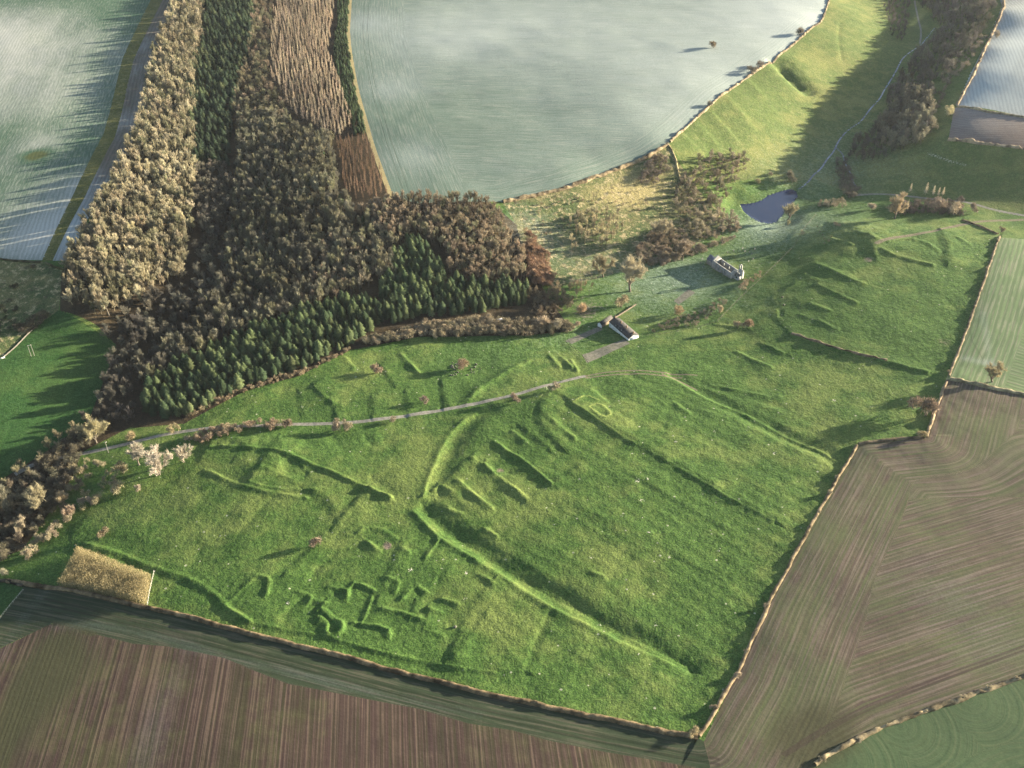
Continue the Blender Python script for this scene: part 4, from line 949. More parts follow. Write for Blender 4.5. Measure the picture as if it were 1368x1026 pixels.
one(bush, 985, 440, 14, (.30, .23, .14), 'tan bush where the fence meets the cottage hedge')
one(bush, 1000, 437, 13, (.30, .20, .12), 'russet bush on the grassy bank beyond the fence')
one(bush, 906, 420, 14, (.34, .25, .12), 'golden brown bush beside the small gravel rectangle')
one(bush, 962, 418, 12, (.40, .30, .17), 'golden bush on the fence corner between church and cottage')
one(bare, 1052, 292, 22, (.36, .31, .19), 'olive willow overhanging the pond bank', 1.25)
one(bush, 1053, 299, 8, (.30, .27, .14), 'small round bush on the lawn below the pond')
one(bush, 1071, 314, 7, (.36, .33, .18), 'tiny pale bush beside the fence below the pond')
one(bush, 1013, 244, 8, (.27, .23, .12), 'small bush alone on the shaded grass above the pond')
one(bush, 1030, 235, 7, (.24, .20, .12), 'smallest bush on the shaded grass above the pond')
one(bare, 1195, 292, 24, (.42, .32, .20), 'tall pale tan tree by the dark thicket on the spur', .95)
one(bush, 1165, 280, 12, (.34, .26, .17), 'tan bush with pale tips at the edge of the spur')
one(bush, 1250, 281, 20, (.30, .21, .15), 'pinkish brown bush beyond the dark thicket')
one(bush, 1274, 286, 18, (.36, .29, .18), 'pale tan bush beside the track junction')
one(bush, 1299, 282, 13, (.24, .19, .14), 'brown bush alone by the valley lane')
one(bush, 1116, 303, 8, (.36, .28, .18), 'small pale bush on the crest of the spur')
one(bush, 1055, 240, 16, (.2, .17, .12), 'dull brown bush on the shaded slope above the pond')
one(bush, 1338, 310, 8, (.22, .17, .10), 'small brown bush at the hedge corner by the pale track')
for k, (x, y, h) in enumerate(((1215, 259, 1.0), (1236, 260, 1.15), (1246, 261, .95), (1253, 262, .85), (1259, 262, .9))):
    larchk.put(P("%g %g" % (x, y))[0], h * .85, (.56, .47, .33), 'slim pale poplar in the sunlit row beside the valley lane', 'pale poplars beside the valley lane', False, 1.3, True)
one(bare, 1326, 511, 29, (.38, .32, .16), 'spreading yellowish tree alone in the green drilled field', 1.5)
one(bush, 1236, 556, 31, (.25, .175, .125), 'big dark reddish bush against the boundary hedge')
one(bush, 1229, 586, 13, (.32, .25, .12), 'golden bush at the inner corner of the boundary hedge')
one(bush, 1268, 155, 12, (.48, .40, .2), 'yellow leafy bush at the corner of the ploughed strip')
one(bush, 1268, 148, 9, (.44, .36, .2), 'small yellow bush beside the blue frozen field')
one(bush, 1331, 50, 10, (.26, .2, .15), 'brown bush on the boundary of the blue frozen field')
one(bush, 926, 982, 14, (.34, .26, .13), 'golden bush at the meeting of the two boundary hedges')
one(bush, 953, 64, 11, (.20, .14, .09), 'dark bush alone in the large frosted field')
one(bush, 1004, 98, 12, (.2, .17, .13), 'dark hedge bush casting a long shadow on the frost, the lower of two', grp='hedge bushes by the frosted field')
one(bush, 1015, 90, 10, (.2, .17, .13), 'dark hedge bush casting a long shadow on the frost, the upper of two', grp='hedge bushes by the frosted field')
one(bush, 1068, 47, 12, (.2, .17, .13), 'dark hedge bush casting the widest shadow on the frosted field', grp='hedge bushes by the frosted field')
one(bush, 948, 142, 9, (.2, .17, .13), 'dark hedge bush throwing a short shadow on the frosted field', grp='hedge bushes by the frosted field')
one(bush, 44, 358, 8, (.13, .11, .07), 'dark bush at the corner below the frosted field')
one(bush, 20, 385, 9, (.04, .05, .025), 'round dark bush alone on the rough bank')
def along(txt, step, lo, hi, col, label, group):
    pts = P(txt); seg = np.linalg.norm(np.diff(pts, axis=0), axis=1); cum = np.concatenate([[0], np.cumsum(seg)]); s = 4.0
    while s < cum[-1] - 4:
        bush.put((np.interp(s, cum, pts[:, 0]) + TR.uniform(-.5, .5), np.interp(s, cum, pts[:, 1]) + TR.uniform(-.5, .5)), TR.uniform(lo, hi), tint(col, .25), label, group, True, TR.uniform(.9, 1.4), True); s += step * TR.uniform(.35, 1.8)
along(WALL_E, 30, .35, .75, (.30, .24, .16), 'small tan bush grown out of the boundary hedge of the pasture', 'bushes in the eastern boundary hedge')
along("1266 505,1293 438,1318 365,1335 316", 32, .35, .7, (.30, .24, .16), 'small tan bush in the hedge beside the green drilled field', 'bushes in the drilled field hedge')
along("1088 1022,1180 971,1270 938,1368 903", 14, .3, .6, (.34, .28, .18), 'small pale bush in the ragged hedge above the dark crop', 'bushes in the ragged crop hedge')
along("672 270,760 250,815 230,870 208", 16, .4, .8, (.28, .22, .14), 'brown bush in the hedge above the rough slope', 'bushes in the hedge above the rough slope')
along("1268 509,1300 516,1368 528", 22, .35, .6, (.3, .25, .16), 'small tan bush in the hedge between the two eastern fields', 'bushes in the hedge between the eastern fields')
bare.build(300, stuff_label='remaining bare trees massed in the woods'); slim.build(250, stuff_label='remaining slim reddish trees of the domed wood')
conif.build(300, stuff_label='remaining conifers of the plantations'); larchk.build(300, 99, stuff_label='remaining larches of the plantation')
bush.build(300, 12, stuff_label='remaining shrubs of the valley scrub')

# ------------------------------------------------------------------ hedges, walls, fences
def hedge(label, txt, w, h, col, rag=.2, dens=14, name='hedge', tips=1.2):
    pts = P(txt); seg = np.linalg.norm(np.diff(pts, axis=0), axis=1); cum = np.concatenate([[0], np.cumsum(seg)]); L = cum[-1]
    n = max(3, int(L / 1.1)); s = np.linspace(0, L, n); p = np.stack([np.interp(s, cum, pts[:, 0]), np.interp(s, cum, pts[:, 1])], 1)
    d = np.gradient(p, axis=0); d /= np.linalg.norm(d, axis=1)[:, None]; nr = np.stack([-d[:, 1], d[:, 0]], 1)
    p = p + nr * (vnoise(s, s * 0 + 3, 9, len(txt)) * .25 * w)[:, None]
    prof = np.array([[-.5, -.15], [-.52, .5], [-.34, .9], [0, 1.0], [.34, .9], [.52, .5], [.5, -.15]]); k = len(prof)
    hv = h * (1 + rag * vnoise(s, s * 0, 3.0, 1) + rag * vnoise(s, s * 0 + 9, 11.0, 2)); wv_ = w * (1 + rag * .8 * vnoise(s, s * 0 + 5, 4.0, 4))
    o = p[0]; m = MB(); V = np.zeros((n, k, 3)); jit = RNG.normal(0, .06 * h, (n, k))
    for j in range(k):
        V[:, j, :2] = p + nr * (prof[j, 0] * wv_ + jit[:, j])[:, None]
        V[:, j, 2] = height(V[:, j, 0], V[:, j, 1]) + prof[j, 1] * hv * (1 + jit[:, j] * .5)
    z0 = V[0, 3, 2] - h; V -= [o[0], o[1], z0]
    i = (np.arange(n - 1)[:, None] * k + np.arange(k - 1)).ravel()
    m.add(V.reshape(-1, 3), np.stack([i, i + k, i + k + 1, i + 1], 1))
    q = int(L * dens); a = RNG.integers(0, n - 1, q); b = RNG.integers(1, k - 2, q); f = RNG.uniform(size=(q, 1)); g = RNG.uniform(size=(q, 1))
    P0 = (V[a, b] * (1 - f) + V[a + 1, b] * f) * (1 - g) + (V[a, b + 1] * (1 - f) + V[a + 1, b + 1] * f) * g
    c = np.stack([p[a, 0] - o[0], p[a, 1] - o[1], V[a, 3, 2] - h * .8], 1); dd = unit(unit(P0 - c) + RNG.normal(0, .5, (q, 3)))
    m.slivers(P0 - dd * .15, P0 + dd * RNG.uniform(.2, .6, (q, 1)) * h * .45 * tips, .12)
    V_ = np.vstack(m.v); tn = np.clip(.80 + .55 * vnoise(V_[:, 0], V_[:, 1], 2.2, 3) + .30 * vnoise(V_[:, 0], V_[:, 1], 7.0, 5), .25, 1.25)[:, None] * np.ones(3)
    ob = link(name, m.mesh(name, [TWIG], tn), None, (o[0], o[1], z0), label=label, category='hedge'); ob.color = tuple(col) + (1,)
hedge('long brown hedge between green pasture and striped stubble', HEDGE_S, 2.4, 1.6, (.20, .15, .09), .2, 18)
hedge('trimmed pale tan hedge between pasture and brown curving stubble', WALL_E, 1.8, 1.05, (.225, .175, .11), .35, 18)
hedge('low dark hedge closing the notch in the pasture boundary', "1146 595,1190 590,1233 587", 2.2, 1.2, (.15, .12, .08), .2, 12)
hedge('short trimmed tan hedge beside the big reddish bush', "1236 586,1250 548,1263 513", 1.9, 1.5, (.29, .225, .145), .4, 12)
hedge('trimmed tan hedge between pasture and green drilled field', "1266 505,1293 438,1318 365,1335 316", 1.7, 1.1, (.22, .175, .115), .4, 12)
hedge('green and tan hedge between drilled field and curving stubble', "1268 509,1300 516,1368 528,1480 549,1700 588", 2.6, 1.6, (.27, .24, .15), .3, 12)
hedge('short hedge from the pale track to the boundary corner', "1286 294,1310 303,1333 313", 1.8, 1.2, (.24, .18, .11), .2)
hedge('ragged tan hedge beside the dark green crop', "1088 1022,1105 1010,1180 971,1270 938,1368 903,1500 852,1700 776", 2.0, 1.2, (.26, .21, .13), .6, 14)
hedge('straggling tan hedge above the shaded wood', "1344 -60,1341 10,1321 54,1300 100,1278 141", 2.6, 2.4, (.32, .25, .17), .5, 12)
hedge('pale hedge between blue frozen field and ploughed strip', "1279 143,1320 150,1368 157,1500 177,1700 205", 2.0, 1.5, (.33, .28, .19), .3)
hedge('bushy tan hedge between ploughed strip and shaded meadow', "1266 187,1300 190,1368 199,1500 218", 2.6, 1.8, (.33, .26, .18), .6)
hedge('tan field hedge along the top of the sunlit hillside', "895 190,925 163,960 130,1000 103,1040 75,1098 28,1108 0,1113 -60", 2.0, 1.4, (.27, .22, .145), .5, 14)
hedge('brown hedge between rough slope and frosted field', "672 270,715 262,760 250,815 230,870 208,892 193", 3.0, 1.8, (.27, .21, .13), .35, 10)
hedge('low dark hedge under the frosted upland', "-60 343,0 346,30 349,54 350", 1.8, 1.2, (.09, .085, .05), .3)
hedge('low dark hedge running from the verge to the wood', "60 351,72 356,86 361", 1.6, 1.1, (.10, .10, .05), .3)
hedge('short dark hedge beside the blue corner of the far meadow', "-30 774,10 777,31 782", 1.8, 1.2, (.12, .10, .07), .3)
hedge('strip of pale grass hedge dividing hillside from rough slope', "894 195,903 215,910 246", 1.6, 1.0, (.34, .28, .15), .3)
hedge('row of brambles on the old bank crossing the upper pasture', "1058 446,1085 456,1110 464,1150 476,1185 482", 1.8, .7, (.24, .18, .12), .7, 9)

def stone_mat(name, a, b, sc=1.2, bump=.06):
    t = NT(name); p = t.pos(); n = t.noise(p, sc, 4, .7); v = t.n('ShaderNodeTexVoronoi'); t.put(v.inputs['Vector'], p); v.inputs['Scale'].default_value = 2.2
    sep = t.n('ShaderNodeSeparateColor'); t.t.links.new(v.outputs['Color'], sep.inputs[0])
    c = t.mix(t.step(n, .35, .65), a, b); c = t.mix(t.math('MULTIPLY', sep.outputs[0], .35), c, tuple(q * .6 for q in a)); t.bump(n, bump); return t.fin(c)
LIT_STONE = stone_mat('pale dressed stone', (.26, .255, .24), (.40, .39, .36)); LIME = stone_mat('weathered limestone', (.17, .17, .165), (.28, .275, .26)); WHITEWASH = stone_mat('whitewashed chalk', (.60, .59, .57), (.74, .73, .70)); BRICK = stone_mat('orange brick', (.18, .13, .09), (.26, .19, .13))  # church gable, end wall and tower carry sunlight as a paler stone colour
def tile_mat(name, a, b, rows=3.0):
    t = NT(name); p = t.pos(); n = t.noise(p, .7, 4, .7); w = t.n('ShaderNodeTexWave', bands_direction='Z'); t.put(w.inputs['Vector'], p); w.inputs['Scale'].default_value = rows
    w.inputs['Distortion'].default_value = .6; c = t.mix(t.step(n, .35, .65), a, b); c = t.mix(t.math('MULTIPLY', w.outputs['Fac'], .3), c, tuple(q * .5 for q in a)); t.bump(w.outputs['Fac'], .05); return t.fin(c, .8, .2)
PANTILE = tile_mat('brown pantiles', (.050, .046, .044), (.088, .080, .075)); SLATE = tile_mat('blue slate', (.10, .11, .14), (.16, .17, .21)); LEAD = tile_mat('grey felt roof', (.25, .25, .27), (.34, .34, .36))
GLASS = NT('dark window glass').fin((.02, .025, .03), .1, .5); PAINT_W = NT('white painted timber').fin((.75, .75, .73), .5, .3); WOOD = stone_mat('silvered timber', (.09, .08, .07), (.15, .135, .115)); PALEW = stone_mat('pale bleached timber', (.40, .38, .34), (.52, .5, .45))

def fence(label, txt, step=5.0, h=1.2, mat=None, name='fence'):
    pts = P(txt); seg = np.linalg.norm(np.diff(pts, axis=0), axis=1); cum = np.concatenate([[0], np.cumsum(seg)]); n = min(95, max(3, int(cum[-1] / step)))
    s = np.linspace(0, cum[-1], n); p = np.stack([np.interp(s, cum, pts[:, 0]), np.interp(s, cum, pts[:, 1])], 1); z = ground(p); mat = mat or WOOD
    e = link(name, None, None, (p[0, 0], p[0, 1], z[0]), label=label, category='fence')
    b = MB(); b.tube((0, 0, -.4), (0, 0, h), .09, .08, 5); pm = b.mesh('post', [mat])
    for q, zz in zip(p, z): link('post', pm, e, (q[0] - p[0, 0], q[1] - p[0, 1], zz - z[0]))
    r = MB(); w = np.stack([p[:, 0] - p[0, 0], p[:, 1] - p[0, 1], z - z[0]], 1)
    for k in (.45, .8, 1.08):
        for a, c in zip(w[:-1], w[1:]): r.tube(a + [0, 0, h * k / 1.2], c + [0, 0, h * k / 1.2], .035, .035, 4)
    link('rail', r.mesh('rail', [mat]), e)
fence('post and rail fence dropping from the pond to the cottage hedge', "1090 287,1074 306,1060 330,1040 350,1012 377,985 402,958 430", 4.0)
fence('dark fence running from the fence corner to the cottage', "955 431,930 438,900 444,870 449,858 449", 4.0)
fence('pale fence along the straight side of the tan thicket', "206 764,201 786,197 809", 1.6, 1.5, PALEW)
fence('low fence between far meadow and stubble corner', "0 826,14 808,31 788", 2.5, 1.2, PALEW)
fence('fence around the grassy cottage plot', "753 455,768 467,778 476,786 486", 2.0, 1.1)
fence('fence below the pond towards the church', "1066 263,1086 270,1100 276", 3.0, 1.1)

def wall(label, txt, h, w, mat, name='stone_wall'):
    pts = P(txt); n = 40; seg = np.linalg.norm(np.diff(pts, axis=0), axis=1); cum = np.concatenate([[0], np.cumsum(seg)]); s = np.linspace(0, cum[-1], n)
    p = np.stack([np.interp(s, cum, pts[:, 0]), np.interp(s, cum, pts[:, 1])], 1); z = ground(p); d = np.gradient(p, axis=0); d /= np.linalg.norm(d, axis=1)[:, None]; nr = np.stack([-d[:, 1], d[:, 0]], 1) * w / 2
    top = z + h * (1 + .1 * RNG.normal(size=n)); V = np.stack([np.column_stack([p - nr, z - .4]), np.column_stack([p - nr * .8, top]), np.column_stack([p + nr * .8, top]), np.column_stack([p + nr, z - .4])], 1) - [p[0, 0], p[0, 1], z[0]]
    m = MB(); i = (np.arange(n - 1)[:, None] * 4 + np.arange(3)).ravel(); m.add(V.reshape(-1, 3), np.vstack([np.stack([i, i + 1, i + 5, i + 4], 1), [[0, 1, 2, 3], [n * 4 - 1, n * 4 - 2, n * 4 - 3, n * 4 - 4]]]))
    link(name, m.mesh(name, [mat]), None, (p[0, 0], p[0, 1], z[0]), label=label, category='wall')
wall('low weathered garden wall running up from the cottage outhouse', "820 426,836 416,850 407", 1.1, .45, stone_mat('dull garden brick', (.10, .085, .065), (.20, .16, .12)), 'garden_wall')
wall('pale stone wall above the shaded meadow gate', "6 477,22 463,36 448,48 436", .8, .6, WOOD)

# ------------------------------------------------------------------ thicket
def thicket():
    poly = P("106 737,204 774,196 810,79 786"); pts = scatter(poly, .46, 77, .5); c = poly.mean(0); z0 = float(ground([c])[0]); z = ground(pts) - z0; n = len(pts); m = MB()
    edge = line_dist(pts[:, 0], pts[:, 1], np.vstack([poly, poly[:1]]))[0]
    h = (6.6 + 1.0 * vnoise(pts[:, 0], pts[:, 1], 3.5, 2) + RNG.normal(0, .45, n)) * (.8 + .2 * smooth(0, 2, edge))
    base_ = np.column_stack([pts - c, z]); top = base_ + np.column_stack([RNG.normal(0, .3, (n, 2)), h])
    m.slivers(base_, top, .10)
    for k in range(5):
        f = RNG.uniform(.45, .92, (n, 1)); p = base_ * (1 - f) + top * f; d = unit(RNG.normal(0, .6, (n, 3)) + [0, 0, .8]); m.slivers(p, p + d * RNG.uniform(.5, 1.1, (n, 1)), .11)
    o = link('thicket', m.mesh('thicket', [TWIG], (1, 1, 1)), None, (c[0], c[1], z0), label='dense square block of straw coloured saplings in the pasture corner', category='thicket'); o.color = (.31, .26, .145, 1)
thicket()

# ------------------------------------------------------------------ buildings
def frame(a, b):
    A = P(a)[0]; B = P(b)[0]; L = float(np.linalg.norm(B - A)); ang = math.atan2(*(B - A)[::-1]); return A, ang, L
def wallbox(m, x0, x1, y0, y1, z0, z1, mat=0): m.box(((x0 + x1) / 2, (y0 + y1) / 2, (z0 + z1) / 2), (x1 - x0, y1 - y0, z1 - z0), mat)
def pierced(m, x0, x1, y0, y1, z0, z1, holes):
    """wall along x with rectangular openings (hx0, hx1, hz0, hz1)"""
    cur = x0
    for a, b, c, d in sorted(holes):
        wallbox(m, cur, a, y0, y1, z0, z1); wallbox(m, a, b, y0, y1, z0, c); wallbox(m, a, b, y0, y1, d, z1); cur = b
    wallbox(m, cur, x1, y0, y1, z0, z1)
def gable(m, x0, x1, y0, y1, zb, zt, off=0):
    """triangular wall top across y"""
    ym = (y0 + y1) / 2; m.add([[x0, y0, zb], [x0, y1, zb], [x0, ym, zt], [x1, y0, zb], [x1, y1, zb], [x1, ym, zt]], [[0, 2, 1], [3, 4, 5]]); m.add([[x0, y0, zb], [x1, y0, zb], [x1, (y0 + y1) / 2, zt], [x0, ym, zt], [x0, y1, zb], [x1, y1, zb]], [[0, 1, 2, 3], [3, 2, 5, 4]])
def roof(m, x0, x1, y0, y1, ze, zr, over=.35, th=.22):
    ym = (y0 + y1) / 2; k = (zr - ze) / (ym - y0); a, b = y0 - over, y1 + over; za = ze - k * over + .06; zt = zr + .06; xa, xb = x0 - over * .5, x1 + over * .5
    v = []
    for x in (xa, xb): v += [[x, a, za], [x, ym, zt], [x, b, za], [x, a, za + th], [x, ym, zt + th], [x, b, za + th]]
    m.add(v, [[3, 9, 10, 4], [4, 10, 11, 5], [0, 1, 7, 6], [1, 2, 8, 7], [0, 6, 9, 3], [2, 5, 11, 8], [0, 3, 4, 1], [1, 4, 5, 2], [6, 7, 10, 9], [7, 8, 11, 10]])
def window(root, x, y, z, w, h, depth=.12, fr=PAINT_W, name='window'):
    m = MB(); t = .12
    for bx in ((-w / 2 + t / 2, 0, t, h), (w / 2 - t / 2, 0, t, h), (0, h / 2 - t / 2, w - 2 * t, t), (0, -h / 2 + t / 2, w - 2 * t, t), (0, 0, t * .7, h - 2 * t)): m.box((bx[0], 0, bx[1]), (bx[2], depth, bx[3]))
    o = link(name, m.mesh(name, [fr]), root, (x, y, z)); g = MB(); g.box((0, .1, 0), (w - .02, .03, h - .02)); link('pane', g.mesh('pane', [GLASS]), o)

A, ang, L = frame("813.5 436", "839.8 455.5"); z0 = float(min(ground([A])[0], ground(P("839.8 455.5"))[0]))
ct = link('cottage', None, None, (A[0], A[1], z0), ang, label='long whitewashed cottage row with brown tiled roof at the end of the cart track', category='cottage')
W = 8.6; EV = 4.3; RD = 6.5; m = MB()
doors = [(3.0, 4.0, -.2, 2.1), (10.6, 11.6, -.2, 2.1), (18.4, 19.4, -.2, 2.1)]; wins = [(.9, 2.1), (5.2, 6.6), (8.0, 9.4), (13.0, 14.4), (15.8, 17.2), (20.6, 21.9)]
pierced(m, 0, L, 0, .45, -1.0, EV, [d for d in doors] + [(a, b, .9, 2.2) for a, b in wins])
wallbox(m, 0, L, W - .45, W, -1, EV); wallbox(m, 0, .45, .45, W - .45, -1, EV); wallbox(m, L - .45, L, .45, W - .45, -1, EV); gable(m, 0, .45, 0, W, EV, RD); gable(m, L - .45, L, 0, W, EV, RD)
link('wall', m.mesh('wall', [WHITEWASH]), ct)
m = MB(); roof(m, 0, L, 0, W, EV, RD); rf = link('roof', m.mesh('roof', [PANTILE]), ct)
for a, b in wins: window(ct, (a + b) / 2, .25, 1.55, b - a, 1.3)
for a, b, c, d in doors:
    g = MB(); g.box((0, 0, 0), (.98, .1, 2.28)); dr = link('door', g.mesh('door', [PAINT_W]), ct, ((a + b) / 2, .25, .95))
for x in (7.4, 11.0, 14.6):
    y = 1.25; zz = EV + (RD - EV) * y / (W / 2) + .28; g = MB(); g.box((0, .1, .15), (1.1, 1.3, .9)); g.box((0, 0, .66), (1.35, 1.6, .12)); d_ = link('dormer', g.mesh('dormer', [PANTILE]), ct, (x, y, zz)); g = MB(); g.box((0, -.58, .2), (1.0, .04, .7)); fr_ = link('frame', g.mesh('frame', [PAINT_W]), d_); g = MB(); g.box((0, -.615, .22), (.7, .03, .45)); link('pane', g.mesh('pane', [GLASS]), d_)
for x in (.9, 8.6, 15.4, L - 1.0):
    g = MB(); g.box((0, 0, .5), (1.1, .8, 2.0)); g.box((0, 0, 1.58), (1.3, 1.0, .16)); g.tube((-.25, 0, 1.66), (-.25, 0, 2.1), .14, .12, 6); g.tube((.25, 0, 1.66), (.25, 0, 2.1), .14, .12, 6); link('chimney', g.mesh('chimney', [BRICK]), ct, (x, W / 2, RD))
# outhouse at the cottage's far gable
A2, ang2, L2 = frame("803.5 438", "818.5 429"); zz = float(ground([A2])[0]); ou = link('outhouse', None, None, (A2[0], A2[1], zz), ang2, label='narrow brick outhouse with a white end and tiled roof beside the cottage', category='outhouse')
m = MB(); w2 = 3.6; wallbox(m, .3, L2, 0, .3, -1, 2.4); wallbox(m, .3, L2, w2 - .3, w2, -1, 2.4); gable(m, L2 - .3, L2, 0, w2, 2.4, 3.9); wallbox(m, L2 - .3, L2, .3, w2 - .3, -1, 2.4); link('wall', m.mesh('wall', [BRICK]), ou)
m = MB(); wallbox(m, 0, .3, 0, w2, -1, 2.4); gable(m, 0, .3, 0, w2, 2.4, 3.9); link('end_wall', m.mesh('end_wall', [WHITEWASH]), ou)
m = MB(); roof(m, 0, L2, 0, w2, 2.4, 3.9, .2, .15); link('roof', m.mesh('roof', [PANTILE]), ou)
g = MB(); g.box((0, 0, 0), (.9, .08, 2.0)); link('door', g.mesh('door', [WOOD]), ou, (L2 * .4, -.03, .9))

# roofless church
A, ang, L = frame("950.5 358", "976.5 373"); z0 = float(ground([A])[0]); ch = link('ruined_church', None, None, (A[0], A[1], z0), ang, label='roofless grey stone church with dark slate chancel and broken tower', category='church')
W = 8.6; H = 6.6; m = MB()
holes = [(4.6, 5.9, 2.4, 5.0), (8.4, 9.6, 2.2, 4.8), (11.4, 12.6, -.2, 2.8), (14.6, 15.9, 2.4, 5.0)]
pierced(m, .9, L - .9, 0, .9, -1.5, H, holes); link('nave_wall', m.mesh('nave_wall', [LIME]), ch)
m = MB(); pierced(m, .9, L - .9, W - .9, W, -1.5, H * .9, [(5, 6.2, 2.4, 4.8), (11, 12.2, 2.4, 4.8)]); link('nave_wall', m.mesh('nave_wall', [LIME]), ch)
m = MB(); wallbox(m, 0, .9, 0, W, -1.5, H); gable(m, 0, .9, 0, W, H, 10.4); link('gable', m.mesh('gable', [LIT_STONE]), ch)
m = MB(); wallbox(m, L - .9, L, 0, 3.0, -1.5, H + .8); wallbox(m, L - .9, L, 5.6, W, -1.5, H + .3); wallbox(m, L - .9, L, 3.0, 5.6, 4.6, H); m.add([[L - .9, 0, H + .8], [L, 0, H + .8], [L, 3, H + .8], [L - .9, 3, H + .8], [L - .9, 2.9, H + 2.2], [L, 2.9, H + 2.2]], [[0, 1, 5, 4], [2, 3, 4, 5]]); m.add([[L - .9, 0, H + .8], [L - .9, 3, H + .8], [L - .9, 2.9, H + 2.2], [L, 0, H + .8], [L, 3, H + .8], [L, 2.9, H + 2.2]], [[0, 2, 1], [3, 4, 5]]); link('end_wall', m.mesh('end_wall', [LIT_STONE]), ch)
m = MB(); cw = 6.4; y0 = (W - cw) / 2; wallbox(m, -7.6, -.02, y0, y0 + .8, -1.5, 4.2); wallbox(m, -7.6, -.02, y0 + cw - .8, y0 + cw, -1.5, 4.2); wallbox(m, -7.6, -6.8, y0 + .8, y0 + cw - .8, -1.5, 4.2); gable(m, -7.6, -6.8, y0, y0 + cw, 4.2, 7.0); link('chancel_wall', m.mesh('chancel_wall', [LIME]), ch)
m = MB(); roof(m, -7.6, -.25, y0, y0 + cw, 4.2, 7.0, .3); link('chancel_roof', m.mesh('chancel_roof', [SLATE]), ch)
# tower: the side walls stand to different heights, one jagged corner carries a belfry arch
m = MB(); t0, t1 = L + .02, L + 5.4; ty0, ty1 = 2.0, 7.6
wallbox(m, t1 - .9, t1, ty0, ty1 - 2.4, -1.5, 5.2); wallbox(m, t1 - .9, t1, ty1 - 2.4, ty1, -1.5, 8.6); wallbox(m, t0, t1 - .9, ty1 - .9, ty1, -1.5, 9.4); wallbox(m, t0, t0 + 2.0, ty0, ty0 + .9, -1.5, 4.0); wallbox(m, t0 + 2.0, t1 - .9, ty0, ty0 + .9, -1.5, 3.0)
wallbox(m, t0, t0 + .8, ty1 - .9, ty1, 9.4, 12.6); wallbox(m, t0 + 2.2, t0 + 3.0, ty1 - .9, ty1, 9.4, 12.0); n = 9
for k in range(n - 1):
    a0, a1 = math.pi * k / (n - 1), math.pi * (k + 1) / (n - 1); c0 = t0 + 1.5
    v = []
    for y in (ty1 - .9, ty1): v += [[c0 - .7 * math.cos(a0), y, 12.0 + .7 * math.sin(a0)], [c0 - 1.5 * math.cos(a0), y, 12.0 + 1.3 * math.sin(a0)], [c0 - 1.5 * math.cos(a1), y, 12.0 + 1.3 * math.sin(a1)], [c0 - .7 * math.cos(a1), y, 12.0 + .7 * math.sin(a1)]]
    m.add(v, [[0, 1, 2, 3], [7, 6, 5, 4], [1, 5, 6, 2], [0, 3, 7, 4]])
for k in range(26):
    s_ = RNG.uniform(.4, 1.0); m.box((RNG.uniform(t0 + .4, t1), RNG.choice([ty0 + .5, ty1 - .5]) + RNG.normal(0, .15), RNG.uniform(2.8, 5.4) if k % 2 else RNG.uniform(8.2, 9.6)), (s_, s_ * .8, s_ * .6), 0, RNG.uniform(0, 3))
link('tower', m.mesh('tower', [LIT_STONE]), ch)
for a, b, c, d in holes:
    if c > 0:
        g = MB(); w_ = b - a; g.box((0, 0, 0), (.12, .2, d - c)); g.box((-w_ / 2 + .08, 0, 0), (.16, .22, d - c)); g.box((w_ / 2 - .08, 0, 0), (.16, .22, d - c)); g.box((0, 0, (d - c) / 2 - .3), (w_ - .32, .2, .1)); link('window', g.mesh('window', [LIME]), ch, ((a + b) / 2, .45, (c + d) / 2))
m = MB(); m.add([[.9, .9, .15], [L - .9, .9, .15], [L - .9, W - .9, .15], [.9, W - .9, .15]], [[0, 1, 2, 3]])
for k in range(22): s_ = RNG.uniform(.4, 1.1); m.box((RNG.uniform(8, L - 1.6), RNG.uniform(1.6, W - 1.6), .25), (s_, s_ * .7, s_ * .6), 0, RNG.uniform(0, 3))
link('nave_floor', m.mesh('nave_floor', [stone_mat('mossy rubble floor', (.04, .042, .036), (.085, .08, .08))]), ch)  # one dark tone over floor and rubble alike

# hut in the shrubs
p = P("667 432")[0]; hz = float(ground([p])[0]); hu = link('hut', None, None, (p[0], p[1], hz), math.radians(25), label='small hut with pale grey roof among the tan shrubs below the conifers', category='hut')
m = MB(); wallbox(m, -2, 2, -1.7, -1.5, -.5, 2.2); wallbox(m, -2, 2, 1.5, 1.7, -.5, 2.2); wallbox(m, -2, -1.8, -1.5, 1.5, -.5, 2.2); wallbox(m, 1.8, 2, -1.5, 1.5, -.5, 2.2); gable(m, -2, -1.8, -1.7, 1.7, 2.2, 4.2); gable(m, 1.8, 2, -1.7, 1.7, 2.2, 4.2); link('wall', m.mesh('wall', [WOOD]), hu)
m = MB(); roof(m, -2, 2, -1.7, 1.7, 2.2, 4.2, .3, .12); link('roof', m.mesh('roof', [LEAD]), hu); g = MB(); g.box((0, 0, 0), (.9, .08, 1.9)); link('door', g.mesh('door', [PALEW]), hu, (0, -1.75, .9))

